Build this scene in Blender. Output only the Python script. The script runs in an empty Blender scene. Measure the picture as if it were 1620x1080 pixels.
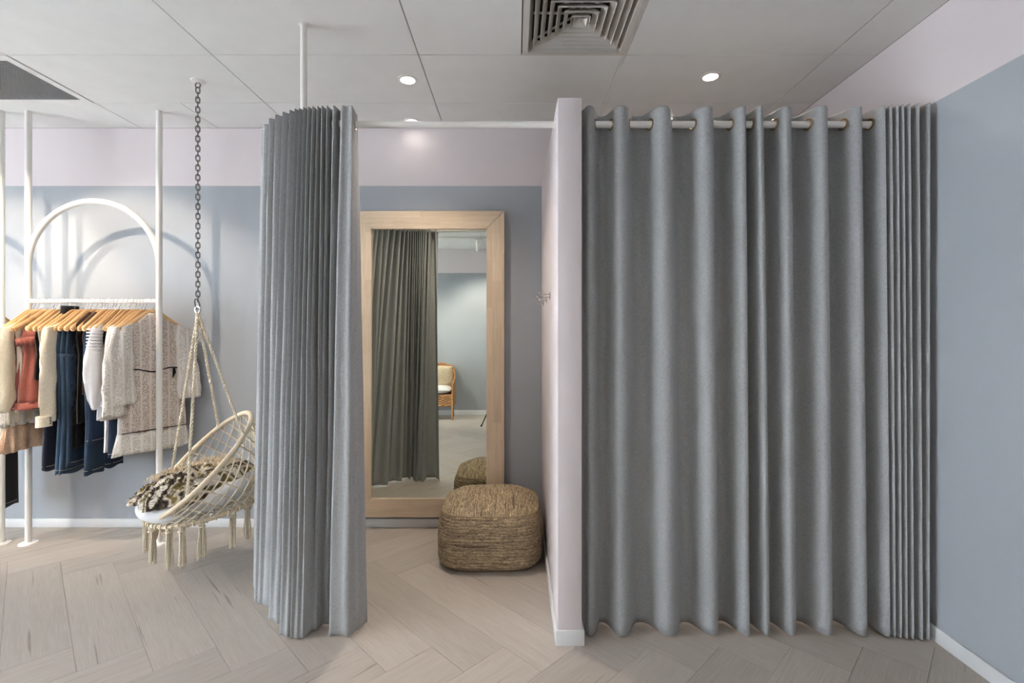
import bpy, math, random
from math import sin, cos, pi, radians
from mathutils import Vector, Matrix, Euler, noise

random.seed(7)
S = bpy.context.scene
COL = S.collection

# ------------------------------------------------------------------ camera
F = 773.0; VX = 815.0; VY = 523.0; CZ = 1.555; CEIL = 3.16
BACK = 3.875; RIGHT = 2.11; LEFT = -6.6; FRONT = -1.62
cd = bpy.data.cameras.new('camera'); cam = bpy.data.objects.new('camera', cd); COL.objects.link(cam)
cam.location = (0, 0, CZ); cam.rotation_euler = (pi / 2, 0, 0)
cd.sensor_width = 36.0; cd.lens = F / 1620 * 36.0
cd.shift_x = -(VX - 810) / 1620; cd.shift_y = (VY - 540) / 1620
cd.clip_start = 0.05
S.camera = cam

# ------------------------------------------------------------------ view, world, large lights
S.view_settings.view_transform = 'Standard'; S.view_settings.look = 'None'
S.view_settings.exposure = 0.12; S.view_settings.gamma = 1.0
S.view_settings.use_curve_mapping = False
w = bpy.data.worlds.new('world'); S.world = w; w.use_nodes = True
w.node_tree.nodes['Background'].inputs[0].default_value = (0.62, 0.78, 1.0, 1)
w.node_tree.nodes['Background'].inputs[1].default_value = 1.0

def area(name, loc, rot, sx, sy, power, color):
    l = bpy.data.lights.new(name, 'AREA'); l.shape = 'RECTANGLE'; l.size = sx; l.size_y = sy
    l.energy = power; l.color = color
    o = bpy.data.objects.new(name, l); COL.objects.link(o); o.location = loc; o.rotation_euler = rot
    return o
# daylight of the shop window in the left wall
area('window_daylight', (LEFT - 0.35, 0.55, 1.5), (0, radians(-90), 0), 2.7, 3.2, 450, (0.80, 0.90, 1.0))
# fill light added outside that window, tilted up to brighten the ceiling
area('ceiling_fill', (LEFT - 0.9, 0.55, 0.1), (0, radians(-128), 0), 1.6, 3.6, 320, (1.0, 0.97, 0.92))

def spot(name, loc, target, power, angle, blend, color, size=0.03, parent=None):
    l = bpy.data.lights.new(name, 'SPOT'); l.energy = power; l.spot_size = radians(angle); l.spot_blend = blend
    l.color = color; l.shadow_soft_size = size
    o = bpy.data.objects.new(name, l); COL.objects.link(o)
    d = Vector(target) - Vector(loc)
    o.location = loc; o.rotation_euler = d.to_track_quat('-Z', 'Y').to_euler()
    if parent: o.parent = parent; o.location = Vector(loc) - WL[parent.name]
    return o

# ------------------------------------------------------------------ helpers
WL = {}
def srgb(r, g, b):
    f = lambda c: (c / 255 / 12.92) if c / 255 <= 0.04045 else ((c / 255 + 0.055) / 1.055) ** 2.4
    return (f(r), f(g), f(b), 1)

class MB:
    def __init__(s): s.v = []; s.f = []
    def add(s, vs, fs):
        o = len(s.v); s.v += [tuple(v) for v in vs]; s.f += [tuple(i + o for i in f) for f in fs]; return s
    def box(s, x0, x1, y0, y1, z0, z1):
        return s.add([(x0, y0, z0), (x1, y0, z0), (x1, y1, z0), (x0, y1, z0), (x0, y0, z1), (x1, y0, z1), (x1, y1, z1), (x0, y1, z1)],
                     [(0, 3, 2, 1), (4, 5, 6, 7), (0, 1, 5, 4), (1, 2, 6, 5), (2, 3, 7, 6), (3, 0, 4, 7)])
    def bbox(s, x0, x1, y0, y1, z0, z1, b):                # box with chamfered edges (all twelve)
        import bmesh
        bm = bmesh.new(); t = MB().box(x0, x1, y0, y1, z0, z1)
        vs = [bm.verts.new(v) for v in t.v]
        for f in t.f: bm.faces.new([vs[i] for i in f])
        bmesh.ops.bevel(bm, geom=bm.edges[:], offset=b, segments=2, affect='EDGES', profile=0.5)
        bm.verts.index_update()
        s.add([v.co[:] for v in bm.verts], [[v.index for v in f.verts] for f in bm.faces]); bm.free(); return s
    def grid(s, rows, closed_u=False):
        n = len(rows[0]); vs = [p for r in rows for p in r]; fs = []
        for j in range(len(rows) - 1):
            for i in range(n if closed_u else n - 1):
                k = (i + 1) % n
                fs.append((j * n + i, j * n + k, (j + 1) * n + k, (j + 1) * n + i))
        return s.add(vs, fs)
    def tube(s, pts, r, n=8, closed=False, caps=True):
        pts = [Vector(p) for p in pts]; m = len(pts); rs = r if isinstance(r, (list, tuple)) else [r] * m
        tan = []
        for i in range(m):
            if closed: t = pts[(i + 1) % m] - pts[i - 1]
            else: t = pts[min(i + 1, m - 1)] - pts[max(i - 1, 0)]
            tan.append(t.normalized() if t.length > 1e-9 else Vector((0, 0, 1)))
        a = tan[0].orthogonal().normalized(); rows = []
        for i in range(m):
            a = (a - tan[i] * a.dot(tan[i]))
            a = a.normalized() if a.length > 1e-6 else tan[i].orthogonal().normalized()
            b = tan[i].cross(a)
            rows.append([tuple(pts[i] + (a * cos(2 * pi * k / n) + b * sin(2 * pi * k / n)) * rs[i]) for k in range(n)])
        if closed: rows.append(rows[0])
        o = len(s.v); s.grid(rows, True)
        if caps and not closed:
            s.f.append(tuple(o + k for k in reversed(range(n)))); e = o + (m - 1) * n
            s.f.append(tuple(e + k for k in range(n)))
        return s
    def ell(s, path, n=14, caps=True):
        # path: list of (centre, half axis vector a, half axis vector b)
        rows = []
        for c, a, b in path:
            c, a, b = Vector(c), Vector(a), Vector(b)
            rows.append([tuple(c + a * cos(2 * pi * k / n) + b * sin(2 * pi * k / n)) for k in range(n)])
        o = len(s.v); s.grid(rows, True)
        if caps:
            s.f.append(tuple(o + k for k in reversed(range(n)))); e = o + (len(rows) - 1) * n
            s.f.append(tuple(e + k for k in range(n)))
        return s
    def lathe(s, prof, c, n=24):
        rows = [[(c[0] + r * cos(2 * pi * k / n), c[1] + r * sin(2 * pi * k / n), c[2] + z) for k in range(n)] for r, z in prof]
        return s.grid(rows, True)
    def torus(s, c, axis, R, r, n=24, m=8):
        ax = Vector(axis).normalized(); a = ax.orthogonal().normalized(); b = ax.cross(a)
        return s.tube([Vector(c) + (a * cos(2 * pi * k / n) + b * sin(2 * pi * k / n)) * R for k in range(n)], r, m, closed=True)
    def ball(s, c, r, n=8, m=5):
        return s.lathe([(max(1e-4, r * sin(pi * j / m)), -r * cos(pi * j / m)) for j in range(m + 1)], c, n)
    def build(s, name, mat, parent=None, loc=None, smooth=40, label=None):
        off = WL[parent.name] if parent else Vector(loc or (0, 0, 0))
        me = bpy.data.meshes.new(name)
        me.from_pydata([tuple(Vector(v) - off) for v in s.v], [], s.f); me.update()
        if mat: me.materials.append(mat)
        if smooth:
            me.polygons.foreach_set('use_smooth', [True] * len(me.polygons)); me.set_sharp_from_angle(angle=radians(smooth))
        o = bpy.data.objects.new(name, me); COL.objects.link(o)
        if parent: o.parent = parent; WL[o.name] = off
        else: o.location = off; WL[o.name] = off
        if label: o['label'] = label
        return o

def tag(o, label, cat, group=None, kind=None):
    o['label'] = label; o['category'] = cat
    if group: o['group'] = group
    if kind: o['kind'] = kind
    return o
def thing(name, loc, label, cat, group=None):
    o = bpy.data.objects.new(name, None); COL.objects.link(o); o.location = loc; o.empty_display_size = 0.05
    WL[o.name] = Vector(loc); return tag(o, label, cat, group)
def struct(o, label=None):
    o['kind'] = 'structure'
    if label: o['label'] = label
    return o
def solid(o, t, offset=0.0):
    m = o.modifiers.new('thickness', 'SOLIDIFY'); m.thickness = t; m.offset = offset; return o
def P(px, py, Y): return Vector(((px - VX) * Y / F, Y, CZ - (py - VY) * Y / F))
def X(px, Y): return (px - VX) * Y / F
def lerp(a, b, t): return a + (b - a) * t
def interp(x, pts):
    if x <= pts[0][0]: return pts[0][1]
    for (a, fa), (b, fb) in zip(pts, pts[1:]):
        if x <= b: return fa + (fb - fa) * (x - a) / (b - a)
    return pts[-1][1]
def catmull(pts, k=6):
    pts = [Vector(p) for p in pts]; q = [pts[0] * 2 - pts[1]] + pts + [pts[-1] * 2 - pts[-2]]; out = []
    for i in range(1, len(q) - 2):
        for j in range(k):
            t = j / k; a, b, c, d = q[i - 1], q[i], q[i + 1], q[i + 2]
            out.append(0.5 * ((2 * b) + (c - a) * t + (2 * a - 5 * b + 4 * c - d) * t * t + (3 * b - a - 3 * c + d) * t ** 3))
    out.append(pts[-1]); return out

# ------------------------------------------------------------------ materials
class NT:
    def __init__(s, name):
        s.m = bpy.data.materials.new(name); s.m.use_nodes = True; s.t = s.m.node_tree
        s.b = s.t.nodes['Principled BSDF']
    def n(s, typ, **kw):
        x = s.t.nodes.new(typ)
        for k, v in kw.items():
            if k[0] == '_': setattr(x, k[1:], v)
            else: x.inputs[k.replace('_', ' ')].default_value = v
        return x
    def l(s, a, b): s.t.links.new(a, b)
    def coord(s, scale=(1, 1, 1), which='Object', rot=(0, 0, 0)):
        c = s.n('ShaderNodeTexCoord'); mp = s.n('ShaderNodeMapping'); mp.inputs['Scale'].default_value = scale
        mp.inputs['Rotation'].default_value = rot
        s.l(c.outputs[which], mp.inputs['Vector']); return mp.outputs['Vector']
    def noise(s, vec, scale=5, detail=3, rough=0.5, dist=0.0):
        x = s.n('ShaderNodeTexNoise'); x.inputs['Scale'].default_value = scale; x.inputs['Detail'].default_value = detail
        x.inputs['Roughness'].default_value = rough; x.inputs['Distortion'].default_value = dist
        s.l(vec, x.inputs['Vector']); return x.outputs['Fac']
    def ramp(s, fac, stops, interp='LINEAR'):
        r = s.n('ShaderNodeValToRGB'); e = r.color_ramp.elements; r.color_ramp.interpolation = interp
        while len(e) < len(stops): e.new(0.5)
        for i, (p, c) in enumerate(stops): e[i].position = p; e[i].color = c
        s.l(fac, r.inputs['Fac']); return r.outputs['Color']
    def mix(s, fac, a, b, mode='MIX'):
        x = s.n('ShaderNodeMix'); x.data_type = 'RGBA'; x.blend_type = mode
        for sock, v in ((x.inputs[0], fac), (x.inputs[6], a), (x.inputs[7], b)):
            if hasattr(v, 'node'): s.l(v, sock)
            else: sock.default_value = v
        return x.outputs[2]
    def math(s, op, a, b=0.0):
        x = s.n('ShaderNodeMath'); x.operation = op
        for sock, v in ((x.inputs[0], a), (x.inputs[1], b)):
            if hasattr(v, 'node'): s.l(v, sock)
            else: sock.default_value = v
        return x.outputs[0]
    def bump(s, h, strength=0.3, dist=0.002):
        x = s.n('ShaderNodeBump'); x.inputs['Strength'].default_value = strength; x.inputs['Distance'].default_value = dist
        s.l(h, x.inputs['Height']); s.l(x.outputs['Normal'], s.b.inputs['Normal'])
    def done(s, color=None, rough=0.6, metal=0.0, spec=0.5):
        if color is not None:
            if hasattr(color, 'node'): s.l(color, s.b.inputs['Base Color'])
            else: s.b.inputs['Base Color'].default_value = color
        s.b.inputs['Roughness'].default_value = rough; s.b.inputs['Metallic'].default_value = metal
        s.b.inputs['Specular IOR Level'].default_value = spec
        return s.m

def plain(name, c, rough=0.5, metal=0.0, var=0.04, scale=6, bump=0.0, bscale=200, spec=0.5):
    t = NT(name); f = t.noise(t.coord(), scale, 3)
    d = tuple(max(0, x * (1 - var)) for x in c[:3]) + (1,); b = tuple(min(1, x * (1 + var)) for x in c[:3]) + (1,)
    if bump: t.bump(t.noise(t.coord(), bscale, 2), bump, 0.001)
    return t.done(t.ramp(f, [(0.3, d), (0.7, b)]), rough, metal, spec)

def fabric(name, c, var=0.18, thread=420, rough=0.92, bump=0.25, wide=0.06, sheen=0.2):
    t = NT(name)
    a = t.noise(t.coord((1, 1, 0.16)), thread, 2); b = t.noise(t.coord((0.16, 0.16, 1)), thread, 2)
    h = t.math('ADD', a, b); big = t.noise(t.coord((1, 1, 0.25)), 5, 3)
    lo = tuple(x * (1 - var) for x in c[:3]) + (1,); hi = tuple(min(1, x * (1 + var)) for x in c[:3]) + (1,)
    col = t.ramp(t.math('MULTIPLY', h, 0.5), [(0.36, lo), (0.64, hi)])
    col = t.mix(1.0, col, t.ramp(big, [(0.3, (1 - wide,) * 3 + (1,)), (0.7, (1, 1, 1, 1))]), 'MULTIPLY')
    t.bump(h, bump, 0.0012); t.b.inputs['Sheen Weight'].default_value = sheen
    return t.done(col, rough, 0, 0.2)

BLUE = srgb(166, 171, 177); PINK = srgb(220, 211, 213)
def wall_mat(name, two=True):
    t = NT(name); v = t.coord(which='Object')
    f = t.noise(v, 3, 3)
    blue = t.ramp(f, [(0.3, tuple(x * 0.97 for x in BLUE[:3]) + (1,)), (0.7, BLUE)])
    if two:
        sp = t.n('ShaderNodeSeparateXYZ'); t.l(v, sp.inputs[0])
        g = t.math('GREATER_THAN', sp.outputs['Z'], 2.703)
        col = t.mix(g, blue, PINK)
    else: col = t.ramp(f, [(0.3, tuple(x * 0.97 for x in PINK[:3]) + (1,)), (0.7, PINK)])
    t.bump(t.noise(v, 260, 2), 0.06, 0.001)
    return t.done(col, 0.75, 0, 0.3)
M = {}
M['wall'] = wall_mat('two_tone_wall_paint'); M['pink'] = wall_mat('pale_pink_paint', False)
M['white_paint'] = plain('white_gloss_paint', srgb(226, 227, 228), 0.35)
M['tile'] = plain('ceiling_tile_white', srgb(230, 230, 229), 0.8, var=0.02, bump=0.05, bscale=300)
M['recess'] = plain('ceiling_void', srgb(70, 68, 66), 0.9)
M['tbar'] = plain('ceiling_tbar', srgb(230, 229, 227), 0.6)
M['metal_white'] = plain('white_powder_coat', srgb(238, 236, 232), 0.35)
M['vent'] = plain('diffuser_metal', srgb(205, 200, 194), 0.45)
M['vent_dark'] = plain('duct_dark', srgb(22, 20, 20), 0.9)
M['curtain'] = fabric('grey_woven_curtain', srgb(163, 165, 166))
M['brass'] = plain('antique_brass', srgb(158, 138, 106), 0.3, 1.0)
M['chrome'] = plain('brushed_chrome', srgb(200, 200, 200), 0.22, 1.0)
M['steel'] = plain('galvanised_chain', srgb(112, 109, 105), 0.45, 0.8, var=0.15, scale=60)
M['black_metal'] = plain('black_metal', srgb(24, 24, 25), 0.5)
M['slab'] = plain('floor_underlay', srgb(96, 86, 76), 0.9)
t = NT('mirror_silver'); M['mirror'] = t.done((0.76, 0.80, 0.74, 1), 0.0, 1.0)
t = NT('window_glass'); t.b.inputs['Transmission Weight'].default_value = 1.0; M['glass'] = t.done((1, 1, 1, 1), 0.0)
def emit(name, c, s):
    t = NT(name); t.b.inputs['Emission Color'].default_value = c; t.b.inputs['Emission Strength'].default_value = s
    return t.done((0.9, 0.9, 0.9, 1), 0.4)
M['lens'] = emit('lamp_lens', (1.0, 0.95, 0.86, 1), 14); M['panel'] = emit('fill_panel_glow', (1.0, 0.94, 0.88, 1), 7.0); M['panel_low'] = emit('fill_panel_glow_dimmed', (1.0, 0.94, 0.88, 1), 1.5)  # both panel materials glow only for the added fill panels

def plank_mat():
    t = NT('limed_oak_plank'); oi = t.n('ShaderNodeObjectInfo'); r = oi.outputs['Random']
    c = t.n('ShaderNodeTexCoord'); ad = t.n('ShaderNodeVectorMath'); ad.operation = 'ADD'
    cm = t.n('ShaderNodeCombineXYZ'); t.l(t.math('MULTIPLY', r, 37.0), cm.inputs[0]); t.l(t.math('MULTIPLY', r, 11.0), cm.inputs[1])
    t.l(c.outputs['Object'], ad.inputs[0]); t.l(cm.outputs[0], ad.inputs[1])
    def mp(sc):
        x = t.n('ShaderNodeMapping'); x.inputs['Scale'].default_value = sc; t.l(ad.outputs[0], x.inputs['Vector']); return x.outputs[0]
    g1 = t.noise(mp((1.1, 14, 1)), 2.2, 5, 0.6, 0.5); g2 = t.noise(mp((2.0, 90, 1)), 3.0, 4, 0.6)
    g3 = t.noise(mp((0.8, 26, 1)), 1.6, 3, 0.55, 0.8)
    base = t.ramp(g1, [(0.25, srgb(168, 159, 150)), (0.5, srgb(180, 172, 163)), (0.75, srgb(189, 182, 174))])
    base = t.mix(0.55, base, t.ramp(g2, [(0.3, srgb(164, 155, 146)), (0.65, srgb(192, 184, 176))]), 'MIX')
    streak = t.ramp(g3, [(0.27, srgb(120, 102, 88)), (0.34, (1, 1, 1, 1))])
    base = t.mix(0.55, base, t.mix(1.0, base, streak, 'MULTIPLY'))
    val = t.ramp(r, [(0.0, (0.93, 0.92, 0.91, 1)), (1.0, (1.04, 1.03, 1.02, 1))])
    t.bump(g2, 0.12, 0.001)
    return t.done(t.mix(1.0, base, val, 'MULTIPLY'), 0.5, 0, 0.35)
M['plank'] = plank_mat()

def wood(name, dark, light, sc=(30, 2, 30), rough=0.5, s=1.5):
    t = NT(name); g = t.noise(t.coord(sc), s, 4, 0.55, 0.6); h = t.noise(t.coord(tuple(x * 4 for x in sc)), s, 3)
    oi = t.n('ShaderNodeObjectInfo')
    col = t.mix(0.35, t.ramp(g, [(0.3, dark), (0.7, light)]), t.ramp(h, [(0.35, dark), (0.65, light)]))
    t.bump(h, 0.08, 0.0008)
    return t.done(col, rough, 0, 0.3)
def pine(name, vert):
    t = NT(name); sc = (26, 26, 1.6) if vert else (1.6, 26, 26)
    g = t.noise(t.coord(sc), 1.5, 4, 0.55, 0.6); h = t.noise(t.coord(tuple(x * 4 for x in sc)), 1.5, 3)
    d, l = srgb(199, 178, 153), srgb(217, 200, 177)
    col = t.mix(0.35, t.ramp(g, [(0.3, d), (0.7, l)]), t.ramp(h, [(0.35, d), (0.65, l)]))
    sp_ = t.n('ShaderNodeSeparateXYZ'); t.l(t.coord((1, 1, 1)), sp_.inputs[0])
    lo, ac = (sp_.outputs['Z'], sp_.outputs['X']) if vert else (sp_.outputs['X'], sp_.outputs['Z'])
    cell = t.math('FLOOR', t.math('DIVIDE', ac, 0.071)); blk = t.math('FLOOR', t.math('ADD', t.math('DIVIDE', lo, 0.37), t.math('MULTIPLY', cell, 0.43)))
    wn = t.n('ShaderNodeTexWhiteNoise'); cb_ = t.n('ShaderNodeCombineXYZ'); t.l(blk, cb_.inputs[0]); t.l(cell, cb_.inputs[1]); t.l(cb_.outputs[0], wn.inputs['Vector'])
    col = t.mix(1.0, col, t.ramp(wn.outputs['Value'], [(0, (0.90, 0.88, 0.86, 1)), (1, (1.04, 1.03, 1.02, 1))]), 'MULTIPLY')
    t.bump(h, 0.08, 0.0008); return t.done(col, 0.5, 0, 0.3)
M['frame_v'] = pine('pale_pine_vertical', True); M['frame_h'] = pine('pale_pine_horizontal', False)
M['hanger'] = wood('honey_wood', srgb(206, 160, 110), srgb(234, 196, 146), (60, 12, 60), 0.4)
M['rattan'] = plain('rattan_cane', srgb(178, 130, 82), 0.55, var=0.25, scale=40, bump=0.3)
M['rope'] = plain('cotton_rope', srgb(216, 204, 182), 0.9, var=0.14, scale=90, bump=0.5, bscale=350)
M['wrapped'] = plain('wrapped_hoop', srgb(214, 198, 172), 0.8, var=0.08, scale=70, bump=0.4, bscale=260)
M['cushion'] = fabric('white_canvas', srgb(222, 222, 222), 0.05, 300)

def pouf_mat(name, top):
    t = NT(name)
    v = (60, 5, 5) if top else (3.5, 3.5, 64)
    a = t.noise(t.coord(v, rot=(0, 0, 0.15) if top else (0, 0, 0)), 1.0, 3, 0.6, 0.3)
    b = t.noise(t.coord((120, 60, 60) if top else (60, 60, 130)), 1.0, 2, 0.6)
    col = t.ramp(a, [(0.28, srgb(84, 68, 54)), (0.41, srgb(140, 124, 102)), (0.49, srgb(188, 170, 138)), (0.56, srgb(124, 108, 90)), (0.64, srgb(172, 154, 124)), (0.74, srgb(232, 216, 180))])
    col = t.mix(0.8, col, t.mix(1.0, col, t.ramp(b, [(0.3, (0.4, 0.38, 0.35, 1)), (0.5, (0.95, 0.95, 0.95, 1)), (0.7, (1.6, 1.5, 1.35, 1))]), 'MULTIPLY'))
    t.bump(t.math('ADD', a, b), 0.9, 0.006)
    return t.done(col, 0.7, 0, 0.35)
M['pouf_side'] = pouf_mat('woven_leather_rows', False); M['pouf_top'] = pouf_mat('woven_leather_top', True)

def garment_mat(name, c, var=0.12, thread=300, sheen=0.15, rough=0.9): return fabric(name, c, var, thread, rough, 0.2, 0.14, sheen)
def lace(name, thread_c, ground, sc=95):
    t = NT(name); v = t.coord()
    vo = t.n('ShaderNodeTexVoronoi'); vo.feature = 'DISTANCE_TO_EDGE'; vo.inputs['Scale'].default_value = sc; t.l(v, vo.inputs['Vector'])
    ve = t.n('ShaderNodeTexVoronoi'); ve.inputs['Scale'].default_value = sc * 0.28; t.l(v, ve.inputs['Vector'])
    k = t.ramp(vo.outputs['Distance'], [(0.05, (1, 1, 1, 1)), (0.16, (0, 0, 0, 1))])
    k2 = t.ramp(ve.outputs['Distance'], [(0.25, (0, 0, 0, 1)), (0.36, (1, 1, 1, 1)), (0.46, (0.15, 0.15, 0.15, 1))])
    wv = t.n('ShaderNodeTexWave'); wv.bands_direction = 'Y'; wv.inputs['Scale'].default_value = 5.2; wv.inputs['Distortion'].default_value = 0.6; t.l(v, wv.inputs['Vector'])
    k3 = t.ramp(wv.outputs['Fac'], [(0.80, (0, 0, 0, 1)), (0.9, (0.9, 0.9, 0.9, 1))])
    f = t.math('MAXIMUM', t.math('MAXIMUM', k, k3), t.math('MULTIPLY', k2, 0.8))
    t.bump(f, 0.4, 0.002)
    return t.done(t.mix(f, ground, thread_c), 0.9, 0, 0.2)
M['g_cream'] = garment_mat('cream_voile', srgb(237, 226, 204)); M['g_cream2'] = garment_mat('ivory_voile', srgb(240, 231, 214))
M['g_peach'] = garment_mat('peach_lace', srgb(222, 190, 162), 0.2, 180)
M['g_coral'] = garment_mat('coral_satin', srgb(172, 98, 86), 0.12, 240, 0.4, 0.45)
M['g_beige'] = garment_mat('beige_crepe', srgb(233, 219, 195)); M['g_black'] = garment_mat('black_knit', srgb(22, 22, 25))
M['g_navy'] = garment_mat('navy_twill', srgb(32, 36, 50)); M['g_white'] = garment_mat('white_cotton', srgb(234, 233, 236), 0.05)
M['g_fur'] = garment_mat('black_plush', srgb(12, 12, 15), 0.5, 120); M['g_brown'] = garment_mat('brown_braid', srgb(74, 52, 42), 0.3, 120)
def denim(name, c):
    t = NT(name); a = t.noise(t.coord((1, 1, 0.3)), 380, 2); b = t.noise(t.coord((1, 1, 0.4)), 7, 3)
    d = tuple(x * 0.55 for x in c[:3]) + (1,); h = tuple(min(1, x * 1.5) for x in c[:3]) + (1,)
    col = t.mix(0.5, t.ramp(a, [(0.3, d), (0.7, h)]), t.ramp(b, [(0.35, d), (0.65, h)])); t.bump(a, 0.3, 0.001)
    return t.done(col, 0.85, 0, 0.2)
M['g_denim'] = denim('mid_blue_denim', srgb(58, 77, 96)); M['g_denim2'] = denim('dark_blue_denim', srgb(41, 55, 72)); M['g_denim3'] = denim('ink_denim', srgb(38, 50, 72))
M['g_lace'] = lace('ivory_lace', srgb(232, 226, 216), srgb(184, 166, 154), 85); M['g_lace2'] = lace('ivory_lace_over_blush', srgb(226, 220, 212), srgb(172, 142, 130), 80)
M['g_lace3'] = lace('white_eyelet_lace', srgb(238, 234, 228), srgb(188, 180, 172), 90)
M['stitch'] = plain('stitching', srgb(214, 196, 170), 0.9)

def throw_mat():
    t = NT('patchwork_fur_throw'); v = t.coord()
    n0 = t.noise(v, 8.5, 1, 0.4, 0.3); nf = t.noise(v, 45, 3, 0.7); n2 = t.noise(t.coord((60, 160, 110)), 1.0, 3)
    k = t.math('ADD', n0, t.math('MULTIPLY', t.math('SUBTRACT', nf, 0.5), 0.16))
    col = t.ramp(k, [(0.0, srgb(226, 220, 208)), (0.33, srgb(222, 214, 200)), (0.36, srgb(98, 84, 70)), (0.41, srgb(42, 38, 35)), (0.46, srgb(110, 98, 86)), (0.49, srgb(216, 206, 190)),
                      (0.54, srgb(206, 192, 168)), (0.565, srgb(132, 114, 66)), (0.61, srgb(104, 92, 58)), (0.64, srgb(120, 110, 100)), (0.68, srgb(222, 214, 202))])
    col = t.mix(0.7, col, t.mix(1.0, col, t.ramp(n2, [(0.3, (0.45, 0.45, 0.45, 1)), (0.7, (1.25, 1.25, 1.25, 1))]), 'MULTIPLY'))
    t.bump(n2, 0.9, 0.006); return t.done(col, 0.9, 0, 0.2)
M['throw'] = throw_mat(); M['fringe'] = plain('cream_fringe', srgb(214, 194, 164), 0.95, var=0.25, scale=60)
M['pillow'] = lace('tufted_cream_pillow', srgb(228, 214, 190), srgb(190, 166, 130), 60)

# ================================================================== THE SETTING
# floor: wide plank herringbone, every plank its own object
floor = struct(MB().box(LEFT, RIGHT, FRONT, BACK, -0.12, -0.009).build('floor', M['slab'], smooth=0))
WP, LP = 0.25, 1.25
def clip(poly, ax, val, sign):
    out = []
    for i in range(len(poly)):
        a, b = poly[i], poly[(i + 1) % len(poly)]; da = (a[ax] - val) * sign; db = (b[ax] - val) * sign
        if da >= 0: out.append(a)
        if (da >= 0) != (db >= 0):
            k = da / (da - db); out.append((a[0] + (b[0] - a[0]) * k, a[1] + (b[1] - a[1]) * k))
    return out
R2 = math.sqrt(0.5)
plank_n = 0
for i in range(-40, 41):
    for j in range(-6, 7):
        # lattice of the herringbone in (u, v) = ((X+Y), (Y-X)) / sqrt 2
        u0 = 0.16 + i * WP + j * (WP + LP); v0 = 2.99 - i * WP + j * (LP - WP)
        for (u, v, du, dv) in ((u0, v0, WP, LP), (u0 + WP, v0 + LP - WP, LP, WP)):
            g = 0.0005
            uv = [(u + g, v + g), (u + du - g, v + g), (u + du - g, v + dv - g), (u + g, v + dv - g)]
            poly = [((a - b) * R2, (a + b) * R2) for a, b in uv]
            for ax, val, sg in ((0, LEFT, 1), (0, RIGHT, -1), (1, FRONT, 1), (1, BACK, -1)):
                poly = clip(poly, ax, val, sg)
                if len(poly) < 3: break
            if len(poly) < 3: continue
            cx = sum(p[0] for p in poly) / len(poly); cy = sum(p[1] for p in poly) / len(poly)
            ang = -pi / 4 + (pi / 2 if dv > du else 0) if False else (radians(135) if dv > du else radians(45))
            ca, sa = cos(-ang), sin(-ang)
            q = [((x - cx) * ca - (y - cy) * sa, (x - cx) * sa + (y - cy) * ca) for x, y in poly]
            n = len(q); e = 0.0008
            r = max(0.02, max(math.hypot(*p) for p in q)); ins = [(x * (1 - e / r), y * (1 - e / r)) for x, y in q]
            vs = [(x, y, -0.009) for x, y in q] + [(x, y, -0.0012) for x, y in q] + [(x, y, 0) for x, y in ins]
            fs = [tuple(range(2 * n, 3 * n))]
            for k in range(n):
                m2 = (k + 1) % n
                fs += [(k, m2, n + m2, n + k), (n + k, n + m2, 2 * n + m2, 2 * n + k)]
            me = bpy.data.meshes.new('plank'); me.from_pydata(vs, [], fs); me.materials.append(M['plank'])
            o = bpy.data.objects.new('plank', me); COL.objects.link(o); o.parent = floor
            o.location = (cx, cy, 0); o.rotation_euler = (0, 0, ang); plank_n += 1

# walls
def slab(name, x0, x1, y0, y1, z0, z1, mat): return struct(MB().box(x0, x1, y0, y1, z0, z1).build(name, mat, smooth=0))
slab('wall_back', LEFT - 0.15, RIGHT + 0.15, BACK, BACK + 0.15, 0, CEIL, M['wall'])
slab('wall_right', RIGHT, RIGHT + 0.15, FRONT, BACK, 0, CEIL, M['wall'])
slab('wall_front', LEFT - 0.15, RIGHT + 0.15, FRONT - 0.15, FRONT, 0, CEIL, M['wall'])
WY0, WY1, WZ0, WZ1 = -1.2, 2.3, 0.12, 2.9
wl = MB().box(LEFT - 0.15, LEFT, FRONT, WY0, 0, CEIL).box(LEFT - 0.15, LEFT, WY1, BACK, 0, CEIL)
wl.box(LEFT - 0.15, LEFT, WY0, WY1, 0, WZ0).box(LEFT - 0.15, LEFT, WY0, WY1, WZ1, CEIL)
struct(wl.build('wall_left', M['wall'], smooth=0))
win = MB()
for y in (WY0, (WY0 + WY1) / 2 - 0.03, WY1 - 0.06): win.box(LEFT - 0.11, LEFT - 0.03, y, y + 0.06, WZ0, WZ1)
for z in (WZ0, WZ1 - 0.06): win.box(LEFT - 0.11, LEFT - 0.03, WY0, WY1, z, z + 0.06)
win = struct(win.build('window_1', M['metal_white'], smooth=0))
for a, b in ((WY0 + 0.06, (WY0 + WY1) / 2 - 0.03), ((WY0 + WY1) / 2 + 0.03, WY1 - 0.06)):
    MB().box(LEFT - 0.074, LEFT - 0.066, a, b, WZ0 + 0.06, WZ1 - 0.06).build('pane', M['glass'], win, smooth=0)
# partition between the two booths
PX0, PX1, PY0, PTOP = 0.211, 0.330, 2.42, 2.709
struct(MB().bbox(PX0, PX1, PY0, BACK, 0, PTOP, 0.003).build('wall_partition', M['pink'], smooth=30))
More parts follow.
